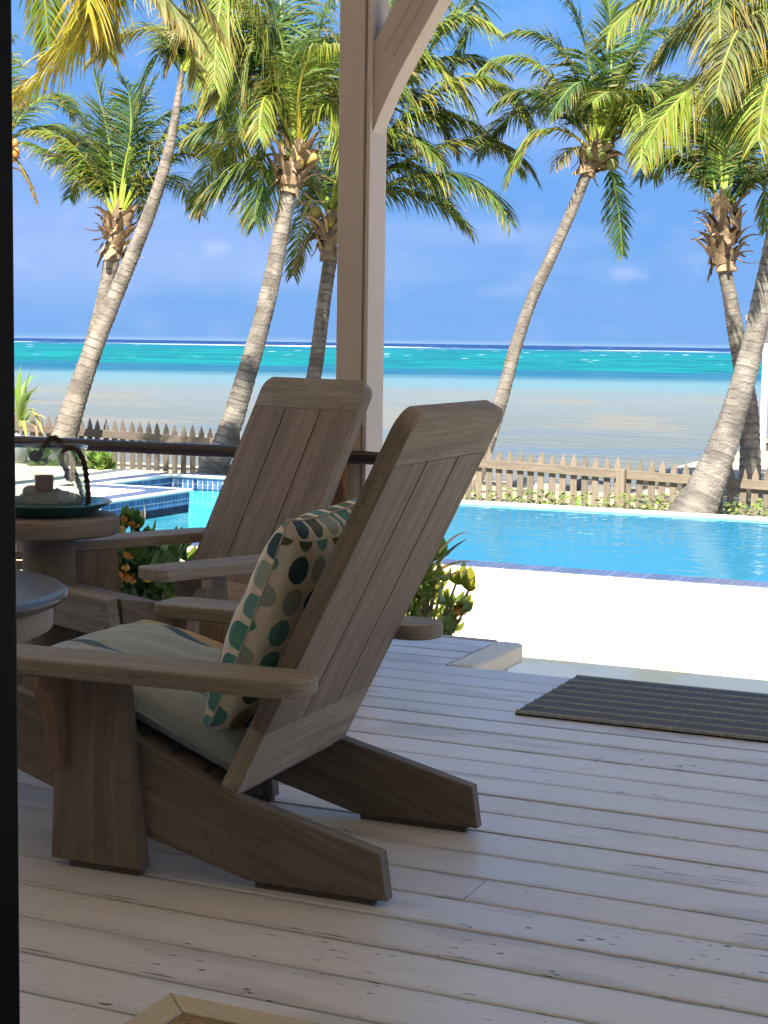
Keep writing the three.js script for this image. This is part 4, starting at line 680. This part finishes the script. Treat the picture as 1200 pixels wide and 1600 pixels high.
palm('palm right of the post with a curved grey trunk and dark coconuts', { z: -21.6, trunk: [[742, 745, 28.1], [762, 690, 24.4], [786, 615, 21.5], [805, 545, 20.0], [830, 470, 18.5], [862, 400, 17.8], [893, 330, 17.0], [918, 268, 17.0]], crown: [935, 228], boots: 12, bootR: 0.17, nuts: 9, extra: 8, fronds: [
  [[928, 226], [838, 102], [750, 112], { hue: LIME, droop: 0.9, len: 0.6, rib: GOLD }], [[926, 222], [880, 85], [800, 52], { hue: MID, droop: 0.7, len: 0.65, tip: 0.5 }], [[932, 220], [955, 95], [945, -20], { hue: MID, droop: 0.4, len: 0.6, twist: 0.6 }], [[922, 234], [850, 205], [792, 285], { hue: LIME, droop: 0.8, len: 0.55, rib: GOLD }], [[924, 230], [850, 150], [775, 165], { hue: GREEN, droop: 0.8, len: 0.65 }], [[942, 226], [1005, 140], [1066, 225], { hue: MID, droop: 1.0, len: 0.7, dz: -0.8 }], [[944, 240], [962, 300], [973, 398], { hue: GREEN, droop: 0.3, len: 0.38, tip: 0.2, twist: 0.8 }], [[938, 220], [1000, 70], [1075, 60], { hue: GREEN, droop: 0.8, len: 0.65 }], [[944, 232], [995, 165], [1000, 262], { hue: LIME, droop: 1.1, len: 0.55, dz: -1.0 }], [[936, 220], [905, 40], [850, -20], { hue: GREEN, droop: 0.7, len: 0.65 }], [[940, 222], [985, 100], [1020, 20], { hue: MID, droop: 0.8 }], [[930, 225], [915, 130], [860, 180], { hue: GREEN, droop: 0.9, len: 0.6, dz: -0.8 }], [[938, 224], [960, 150], [925, 160], { hue: LIME, droop: 0.8, len: 0.55, dz: -1.2 }], [[920, 240], [895, 232], [868, 262], { hue: BROWN, droop: 0.8, len: 0.35, tip: 0.9, dz: -0.4 }], [[946, 228], [1020, 170], [1040, 120], { hue: GREEN, droop: 0.7, len: 0.6, dz: 0.6 }]] });
palm('palm near the right edge with a shaggy brown crown, crossed by another trunk', { z: -22.6, trunk: [[1172, 790, 34.2], [1172, 700, 32.4], [1170, 640, 29.7], [1160, 575, 27.9], [1148, 510, 25.2], [1139, 455, 22.5], [1131, 418, 21.6]], crown: [1131, 325], boots: 26, bootR: 0.22, nuts: 0, extra: 5, fronds: [
  [[1116, 336], [1076, 258], [1000, 232], { hue: GREEN, droop: 1.1, len: 0.75, rib: LIME }], [[1120, 322], [1090, 205], [1030, 190], { hue: GREEN, droop: 0.9, len: 0.65 }], [[1142, 326], [1185, 256], [1245, 232], { hue: MID, droop: 1.0, len: 0.7 }], [[1146, 332], [1186, 282], [1196, 362], { hue: MID, droop: 0.6, len: 0.35, tip: 0.6 }], [[1132, 318], [1150, 190], [1205, 130], { hue: GREEN, droop: 0.7, len: 0.7 }], [[1128, 318], [1118, 210], [1075, 130], { hue: GREEN, droop: 0.7, len: 0.7 }], [[1130, 316], [1140, 215], [1130, 140], { hue: MID, droop: 0.6, len: 0.65 }], [[1136, 318], [1175, 215], [1240, 180], { hue: GREEN, droop: 0.8, len: 0.65 }]] });
palm('nearest palm on the right edge with a thick leaning trunk by the pool', { z: -18.72, trunk: [[1078, 812, 78.1], [1100, 768, 57.7], [1122, 715, 48.4], [1142, 660, 41.9], [1160, 600, 37.2], [1178, 530, 34.4], [1195, 450, 32.6], [1214, 360, 30.7], [1238, 250, 28.8], [1262, 140, 27.9]], crown: [1285, 60], boots: 12, extra: 3, ext: 2.2, fronds: [
  [[1280, 55], [1090, -22], [950, 52], { hue: LIME, droop: 1.3, len: 0.8, tip: 0.45, dz: -0.8 }], [[1275, 70], [1110, 118], [1006, 232], { hue: LIME, droop: 1.5, len: 1.0, tip: 0.3, dz: -1.2, rib: LIME }], [[1275, 60], [1150, -30], [1130, 100], { hue: OLIVE, droop: 1.5, len: 0.9, tip: 0.8, dz: -1.0 }], [[1278, 65], [1180, 20], [1120, 150], { hue: OLIVE, droop: 1.5, len: 0.9, tip: 0.7, dz: -1.4 }], [[1280, 60], [1130, 20], [1020, 100], { hue: GREEN, droop: 1.0, len: 0.8, dz: 0.6 }], [[1280, 70], [1190, 90], [1150, 215], { hue: MID, droop: 1.3, len: 0.8, dz: -0.6 }], [[1282, 70], [1220, 80], [1185, 220], { hue: LIME, droop: 1.4, len: 0.8, dz: -1.5 }]] });
palm('palm above the upper left corner with bright yellow drooping fronds', { z: -13.2, trunk: [[-260, 760, 60], [-190, 500, 48], [-80, 150, 42], [-20, -140, 40]], crown: [20, -190], boots: 8, extra: 0, fronds: [
  [[30, -190], [140, -8], [22, 150], { hue: GOLD, droop: 0.9, len: 0.62, tip: 0.6, rib: GOLD, dens: 0.022, twist: 0.5 }], [[40, -185], [215, -45], [318, 72], { hue: OLIVE, droop: 1.5, len: 0.62, tip: 0.95, rib: BROWN, dz: -0.4 }], [[30, -190], [175, -30], [62, 92], { hue: GOLD, droop: 1.0, len: 0.6, tip: 0.5, rib: GOLD, twist: 0.4, dz: 0.3 }], [[40, -190], [150, -40], [105, 60], { hue: LIME, droop: 1.1, len: 0.6, tip: 0.5, dz: 0.7 }], [[40, -188], [240, -70], [345, 50], { hue: OLIVE, droop: 1.6, len: 0.65, tip: 0.9, rib: BROWN, dz: 0.3 }], [[40, -190], [235, -35], [308, 118], { hue: OLIVE, droop: 1.5, len: 0.6, tip: 0.9, rib: BROWN, dz: 0.1 }], [[30, -185], [130, -60], [170, 90], { hue: OLIVE, droop: 1.0, len: 0.55, tip: 0.7, dz: 0.5 }], [[20, -185], [60, -60], [75, 70], { hue: LIME, droop: 0.9, len: 0.6, tip: 0.4, dz: 0.6 }], [[40, -190], [180, -90], [260, 10], { hue: LIME, droop: 1.2, len: 0.6, tip: 0.5, dz: 0.4 }], [[40, -190], [200, -120], [390, -40], { hue: LIME, droop: 1.4, len: 0.65, tip: 0.6 }]] });
palm('palm at the left edge showing orange coconuts beside the door frame', { z: -20.4, trunk: [[-120, 760, 45], [-70, 560, 36], [-30, 380, 30], [-8, 270, 28]], crown: [6, 225], boots: 8, nuts: 9, nutMat: 1, extra: 2, fronds: [
  [[10, 222], [30, 175], [48, 158], { hue: BROWN, len: 0.2, tip: 0.9 }], [[10, 235], [35, 265], [58, 318], { hue: BROWN, len: 0.18, tip: 0.9 }], [[0, 215], [-40, 120], [-120, 140], { hue: MID }], [[5, 215], [0, 120], [20, 60], { hue: MID }], [[5, 215], [-60, 180], [-150, 260], { hue: GREEN }]] });

// ------------------------------------------------------------------ smaller plants
function leafGeo(l, w, fold, bend) { // obovate leaf along +y
  const P = [], I = [], n = 5, ws = [0.12, 0.55, 0.95, 1, 0.72, 0.03];
  for (let j = 0; j <= n; j++) { const t = j / n, x = ws[j] * w / 2, z = -bend * t * t * l; P.push(-x, t * l, z + fold * x, 0, t * l, z, x, t * l, z + fold * x); }
  for (let j = 0; j < n; j++) for (let i = 0; i < 2; i++) { const a = j * 3 + i; I.push(a, a + 1, a + 4, a, a + 4, a + 3); }
  const g = new THREE.BufferGeometry(); g.setAttribute('position', new THREE.Float32BufferAttribute(P, 3)); g.setIndex(I); g.computeVertexNormals(); return g;
}
const leaves = [[0.080, 0.046, 0.4, 0.3], [0.09, 0.052, 0.3, 0.5], [0.065, 0.040, 0.5, 0.15], [0.098, 0.054, 0.25, 0.35]].map((a) => leafGeo(...a));
const leafMat = (r, g, b) => new THREE.MeshPhysicalMaterial({ color: rgb(r, g, b), roughness: 0.45, side: THREE.DoubleSide, transmission: 0.5, thickness: 0 });
const leafMats = [leafMat(0.13, 0.24, 0.04), leafMat(0.19, 0.29, 0.045), leafMat(0.08, 0.17, 0.03), leafMat(0.34, 0.36, 0.045), leafMat(0.40, 0.32, 0.06)];
const stemMat = new THREE.MeshStandardMaterial({ color: rgb(0.16, 0.12, 0.06), roughness: 0.8 });
const petalMats = [new THREE.MeshStandardMaterial({ color: rgb(0.50, 0.20, 0.02), roughness: 0.6, side: THREE.DoubleSide }), new THREE.MeshStandardMaterial({ color: rgb(0.55, 0.30, 0.03), roughness: 0.6, side: THREE.DoubleSide })];
function flowerGeo(r, n) { const L = []; for (let i = 0; i < n; i++) { const d = V(rr(-1, 1), rr(-0.2, 1), rr(-1, 1)).normalize(), p = d.clone().multiplyScalar(r * rr(0.6, 1)); for (let k = 0; k < 4; k++) { const q = new THREE.CircleGeometry(0.0062, 5); q.translate(0.006, 0, 0); q.rotateZ(k * Math.PI / 2); q.applyQuaternion(new THREE.Quaternion().setFromUnitVectors(V(0, 0, 1), d)); q.translate(p.x, p.y, p.z); L.push(q); } } return merge(L); }
const flowerGeos = [flowerGeo(0.035, 26), flowerGeo(0.028, 18)];
function whorl(parent, p, dir, n, mats, size = 1, spread = 0.9) {
  const q = new THREE.Quaternion().setFromUnitVectors(V(0, 1, 0), dir);
  for (let i = 0; i < n; i++) {
    const m = part('leaf', leaves[Math.floor(rnd() * 4)], mats[Math.floor(rnd() * mats.length)], parent, [p.x, p.y, p.z]);
    m.quaternion.copy(q).multiply(new THREE.Quaternion().setFromEuler(new THREE.Euler(0, i * 2.4 + rr(-0.3, 0.3), 0))).multiply(new THREE.Quaternion().setFromEuler(new THREE.Euler(spread * rr(0.6, 1.3), 0, rr(-0.2, 0.2))));
    m.scale.setScalar(size * rr(0.75, 1.2));
  }
}
function shrub(label, foot, tips, mats, flowers, size) {
  const g = thing('flowering_shrub', label, 'shrub', [foot.x, foot.y, foot.z]);
  const stems = [];
  for (const t of tips) {
    const e = t.clone().sub(foot), mid = V(e.x * 0.35, e.y * 0.6, e.z * 0.35), c = new THREE.QuadraticBezierCurve3(V(rr(-0.05, 0.05), 0, rr(-0.05, 0.05)), mid, e);
    stems.push(new THREE.TubeGeometry(c, 8, 0.006, 5));
    const d = c.getTangent(1).lerp(V(rr(-0.3, 0.3), 0.8, rr(-0.1, 0.5)), 0.5).normalize();
    whorl(g, e, d, 7, mats, size); whorl(g, c.getPoint(0.82), d, 5, mats, size, 1.3);
  }
  part('stem', merge(stems), stemMat, g);
  for (const [p, k] of flowers) { const f = part('flower_head', flowerGeos[k % 2], petalMats[k % 2], g, p.clone().sub(foot).toArray()); f.scale.setScalar(rr(0.65, 0.95)); }
}
{
  const D = 7.3, tips = [[695, 905], [712, 912], [728, 925], [722, 955], [700, 965], [690, 985], [675, 880], [668, 900], [655, 915], [665, 935], [680, 930], [650, 940], [640, 925], [690, 870], [660, 960], [640, 955], [630, 900], [705, 940], [645, 890]].map(([x, y]) => at(x + rr(-4, 4), y + rr(-4, 4), D + rr(-0.15, 0.2)));
  const foot = at(655, 1010, D + 0.05); foot.y = TER;
  shrub('yellow green leafy shrub behind the nearer chair, right of its back', foot, tips, [leafMats[1], leafMats[3], leafMats[3], leafMat(0.42, 0.44, 0.07)], [[at(718, 955, D - 0.12), 0], [at(722, 946, D - 0.1), 1]], 0.95);
}
{
  const D = 7.4, tips = []; for (let i = 0; i < 40; i++) tips.push(at(rr(180, 285), rr(856, 945), D + rr(-0.25, 0.25)));
  for (const [x, y] of [[205, 815], [215, 822], [190, 825], [225, 836], [240, 858], [280, 866], [292, 872], [180, 835]]) tips.push(at(x, y + 6, D + rr(-0.15, 0.1)));
  const foot = at(235, 1010, D); foot.y = TER;
  shrub('green shrub with orange yellow flowers beyond the farther chair', foot, tips, [leafMats[0], leafMats[1], leafMats[2], leafMats[1]], [[at(197, 812, D - 0.15), 0], [at(188, 828, D - 0.2), 1], [at(208, 818, D - 0.15), 0], [at(200, 868, D - 0.3), 0], [at(190, 900, D - 0.3), 0], [at(203, 905, D - 0.3), 0], [at(196, 888, D - 0.3), 1], [at(230, 905, D - 0.3), 1]], 1.05);
}
function strapGeo(A, M, Z, w, c0, c1) {
  const ctrl = M.clone().multiplyScalar(2).addScaledVector(A, -0.5).addScaledVector(Z, -0.5), c = new THREE.QuadraticBezierCurve3(A, ctrl, Z), n = 14, P = [], C = [], I = [];
  for (let j = 0; j <= n; j++) { const t = j / n, p = c.getPoint(t), T = c.getTangent(t); let S = T.clone().cross(V(0, 1, 0)); if (S.length() < 0.15) S.set(1, 0, 0); S.normalize(); const U = S.clone().cross(T), k = w / 2 * Math.min(1, 0.5 + t * 2) * (1 - Math.pow(t, 3) * 0.96); for (const i of [-1, 0, 1]) { const q = p.clone().addScaledVector(S, i * k).addScaledVector(U, i ? k * 0.45 : 0); P.push(q.x, q.y, q.z); C.push(...mix3(c0, c1, sstep(0.15, 0.75, t))); } }
  for (let j = 0; j < n; j++) for (let i = 0; i < 2; i++) { const a = j * 3 + i; I.push(a, a + 1, a + 4, a, a + 4, a + 3); }
  const g = new THREE.BufferGeometry(); g.setAttribute('position', new THREE.Float32BufferAttribute(P, 3)); g.setAttribute('color', new THREE.Float32BufferAttribute(C, 3)); g.setIndex(I); g.computeVertexNormals(); return g;
}
const strapMat = new THREE.MeshPhysicalMaterial({ vertexColors: true, roughness: 0.45, side: THREE.DoubleSide, transmission: 0.25, thickness: 0 });
function rosette(name, label, D, foot, list, w, c0, c1) {
  const o = at(foot[0], foot[1], D), g = thing(name, label, 'plant', [o.x, o.y, o.z]);
  for (const [m, z, dz = 0, k = 1, cc] of list) part('leaf', strapGeo(V(0, 0, 0), at(m[0], m[1], D + dz * 0.5).sub(o), at(z[0], z[1], D + dz).sub(o), w * k, c0, cc || c1), strapMat, g);
  return g;
}
{
  const OR = [0.85, 0.47, 0.24], GY = [0.28, 0.33, 0.05], DK = [0.10, 0.11, 0.09];
  rosette('bromeliad', 'bromeliad with arching orange tipped strap leaves beside pool coping', 7.2, [655, 915], [[[700, 850], [735, 833], -0.1, 1, OR], [[698, 868], [731, 842], -0.2, 0.9, DK], [[702, 885], [739, 878], -0.3, 1.1, OR], [[700, 900], [732, 893], -0.35, 0.8, OR], [[672, 860], [690, 838], 0.2, 0.8, GY], [[650, 860], [655, 830], 0.1, 1, GY], [[630, 870], [605, 850], 0, 1, OR], [[640, 870], [625, 835], 0.2, 1, GY]], 0.044, GY, OR);
  const LG = [0.12, 0.20, 0.025], YG = [0.32, 0.28, 0.05];
  rosette('strap_leaf_plant', 'bright green strap leaved plant on white rock by door frame', 13.5, [32, 668], [[[40, 610], [52, 572]], [[44, 620], [66, 612], -0.3], [[48, 640], [70, 690], -0.4, 0.7, YG], [[52, 650], [72, 655], -0.5, 0.7, YG], [[30, 610], [34, 570]], [[44, 625], [64, 600]], [[40, 632], [62, 628], -0.2], [[24, 620], [10, 590]], [[20, 640], [-5, 620]], [[42, 650], [58, 640], -0.6], [[50, 660], [60, 690], -0.6, 0.6, BROWN], [[36, 660], [44, 700], -0.7, 0.6, YG], [[38, 610], [58, 585], 0.3], [[34, 630], [48, 612], -0.4]], 0.062, LG, LG);
}
{ // green bush left of the fence base, and ground cover along the fence
  const D = depthOf(onZ(150, 716, -18.8)), tips = []; for (let i = 0; i < 26; i++) tips.push(at(rr(134, 170), rr(708, 735), D + rr(-0.3, 0.3)));
  const foot = at(152, 745, D);
  shrub('small bright lime green bush on the far terrace before the fence', foot, tips, [leafMats[1], leafMats[0], leafMats[1]], [], 1.5);
  const D2 = depthOf(onZ(75, 690, -18.9)), t2 = []; for (let i = 0; i < 34; i++) t2.push(at(rr(48, 132), rr(702, 735), D2 + rr(-0.3, 0.3)));
  shrub('lime green bush seen through the glass of the lantern', at(95, 745, D2), t2, [leafMats[1], leafMats[0]], [], 1.5);
  const P = [], C = [];
  for (let i = 0; i < 5200; i++) {
    const x = rr(-11, -0.5), z = -18.56 - rnd() ** 1.4 * 1.0, y = -0.86, n = fbm(x * 2 + 60, z * 2 + 60, 999, 999, 201, 2); if (n < 0.32) continue;
    const p = V(x, y + rr(0, 0.18 + 0.16 * n), z), s = rr(0.025, 0.055), a = rr(0, 6.28), t = rr(-0.7, 0.7), ax = V(Math.cos(a), t, Math.sin(a)).normalize(), bx = V(-Math.sin(a), rr(-0.5, 0.5), Math.cos(a)).normalize();
    const q = [p.clone().addScaledVector(ax, -s), p.clone().addScaledVector(bx, s * 0.5), p.clone().addScaledVector(ax, s), p.clone().addScaledVector(bx, -s * 0.5)], c = mix3([0.055, 0.11, 0.018], [0.18, 0.21, 0.035], rnd());
    for (const k of [0, 1, 2, 0, 2, 3]) { P.push(q[k].x, q[k].y, q[k].z); C.push(...c); }
  }
  const g = new THREE.BufferGeometry(); g.setAttribute('position', new THREE.Float32BufferAttribute(P, 3)); g.setAttribute('color', new THREE.Float32BufferAttribute(C, 3)); g.computeVertexNormals();
  const m = shade(new THREE.Mesh(g, strapMat)); m.name = numbered('ground_cover'); m.userData = { label: 'low green creeping plants along the foot of the picket fence', category: 'ground cover', kind: 'stuff' }; scene.add(m);
  const LG = [0.18, 0.30, 0.05];
  const D3 = depthOf(onZ(905, 790, -19.1)); rosette('seedling_palm', 'small spiky green seedling at the fence foot near its middle', D3, [903, 798], [[[900, 785], [897, 770]], [[906, 785], [912, 772]], [[896, 790], [888, 782]], [[910, 790], [920, 784]], [[902, 784], [904, 772]]], 0.05, LG, LG);
  const D4 = depthOf(onZ(1180, 800, -20.6)); rosette('seedling_palm', 'small spiky green seedling behind the fence at right edge', D4, [1183, 808], [[[1180, 795], [1172, 780]], [[1188, 795], [1196, 782]], [[1176, 800], [1166, 794]], [[1192, 800], [1204, 796]], [[1184, 792], [1186, 778]]], 0.07, LG, LG);
}

// ------------------------------------------------------------------ rocks, dock, shelter
function rockGeo(r, s) { const g = mergeVertices(new THREE.IcosahedronGeometry(r, 5)), p = g.attributes.position; for (let i = 0; i < p.count; i++) { const x = p.getX(i) / r, y = p.getY(i) / r, z = p.getZ(i) / r; const k = 0.72 + 0.5 * fbm(x * 1.5 + y + 20 + s, z * 1.5 - y + 20, 99, 99, s, 4) + 0.12 * fbm(x * 5 + 40, y * 5 + z * 4 + 40, 200, 200, s + 3, 3); p.setXYZ(i, x * r * k, y * r * k, z * r * k); } g.computeVertexNormals(); return g; }
{
  const rockMats = [[0.16, 0.145, 0.125], [0.22, 0.20, 0.17], [0.11, 0.10, 0.09]].map((c) => new THREE.MeshStandardMaterial({ color: rgb(...c), roughness: 0.95 })), rg = [rockGeo(0.3, 1), rockGeo(0.28, 2), rockGeo(0.33, 3)];
  for (let i = 0; i < 26; i++) { const x = -10.6 + i * 0.33 + rr(-0.1, 0.1), m = shade(new THREE.Mesh(rg[i % 3], rockMats[Math.floor(rnd() * 3)])); m.name = numbered('shore_rock'); m.position.set(x, -1.34 + rr(-0.06, 0.06), -25.6 + rr(-0.4, 0.3)); m.rotation.set(rr(0, 6), rr(0, 6), rr(0, 6)); m.scale.set(rr(0.7, 1.1), rr(0.55, 0.85), rr(0.7, 1)); scene.add(m); tag(m, 'dark rounded shore rock in the row behind the picket fence', 'rock', 'rocks along the shore behind the fence'); }
  const D = depthOf(V(-9.4, -0.5, -13.2)), p = at(137, 752, 14.5); const c = shade(new THREE.Mesh(rockGeo(0.3, 7), new THREE.MeshStandardMaterial({ color: rgb(0.62, 0.57, 0.48), roughness: 0.95 }))); c.name = numbered('coral_rock'); c.position.set(p.x, TER + 0.12, p.z); c.scale.set(0.42, 1.05, 0.5); scene.add(c); tag(c, 'pale coral rock standing on the terrace behind the lantern', 'rock');
  const w = at(26, 690, 13.2), c2 = shade(new THREE.Mesh(rockGeo(0.34, 9), new THREE.MeshStandardMaterial({ color: rgb(0.34, 0.32, 0.29), roughness: 0.9 }))); c2.name = numbered('white_boulder'); c2.position.set(w.x, w.y - 0.06, w.z); c2.scale.set(0.22, 0.34, 0.25); scene.add(c2); tag(c2, 'white boulder under the strap leaved plant at left edge', 'rock');
}
{
  const g = thing('dock', 'sunlit grey wooden dock beyond the fence at the right', 'dock', [-7.1, -0.9, -25.8]);
  const planks = []; for (let i = 0; i < 84; i++) { const z = -i * 0.14; planks.push(grainUV(box(rr(-0.02, 0.02), -0.035, z - 0.132, 10, rr(-0.004, 0.004), z), V(1, 0, 0))); }
  part('planks', merge(planks), new THREE.MeshStandardMaterial({ map: woodMap, color: rgb(0.62, 0.60, 0.58), roughness: 0.8 }), g).userData.kind = 'stuff';
  const side = wood(0.42, 0.40, 0.40);
  for (let i = 0; i < 4; i++) part('skirt_board', grainUV(rbox(0.02, -0.16 - i * 0.125, 0.004, 10, -0.045 - i * 0.125, 0.03, 0.004), V(1, 0, 0)), side, g);
  for (let i = 0; i < 4; i++) part('pile', grainUV(new THREE.CylinderGeometry(0.1, 0.11, 1.9, 14), V(0, 1, 0)), side, g, [0.14, -0.99, -1 - i * 3.2]);
}
{
  const b = at(1192, 688, 33), g = thing('dock_shelter', 'white post and brown bench rail of a shelter on the dock', 'shelter', [b.x, -0.9, b.z]);
  part('post', rbox(-0.06, 0.002, -0.06, 0.06, 2.6, 0.06, 0.01), white, g);
  part('post', rbox(2.3, 0.002, -0.06, 2.42, 2.6, 0.06, 0.01), white, g);
  part('roof', box(-0.35, 2.6, -1.5, 2.8, 2.7, 0.4), teak[1], g);
  part('bench_seat', rbox(-0.22, 0.27, -0.5, 2.4, 0.33, -0.07, 0.01), new THREE.MeshStandardMaterial({ color: rgb(0.10, 0.12, 0.20), roughness: 0.6 }), g);
  part('bench_rail', grainUV(rbox(-0.2, 0.16, -0.11, 2.4, 0.265, -0.065, 0.008), V(1, 0, 0)), teak[0], g);
  part('bench_front', grainUV(rbox(-0.18, 0.002, -0.13, 2.4, 0.155, -0.10, 0.008), V(1, 0, 0)), wood(0.2, 0.14, 0.11), g);
}
renderer.render(scene, camera);
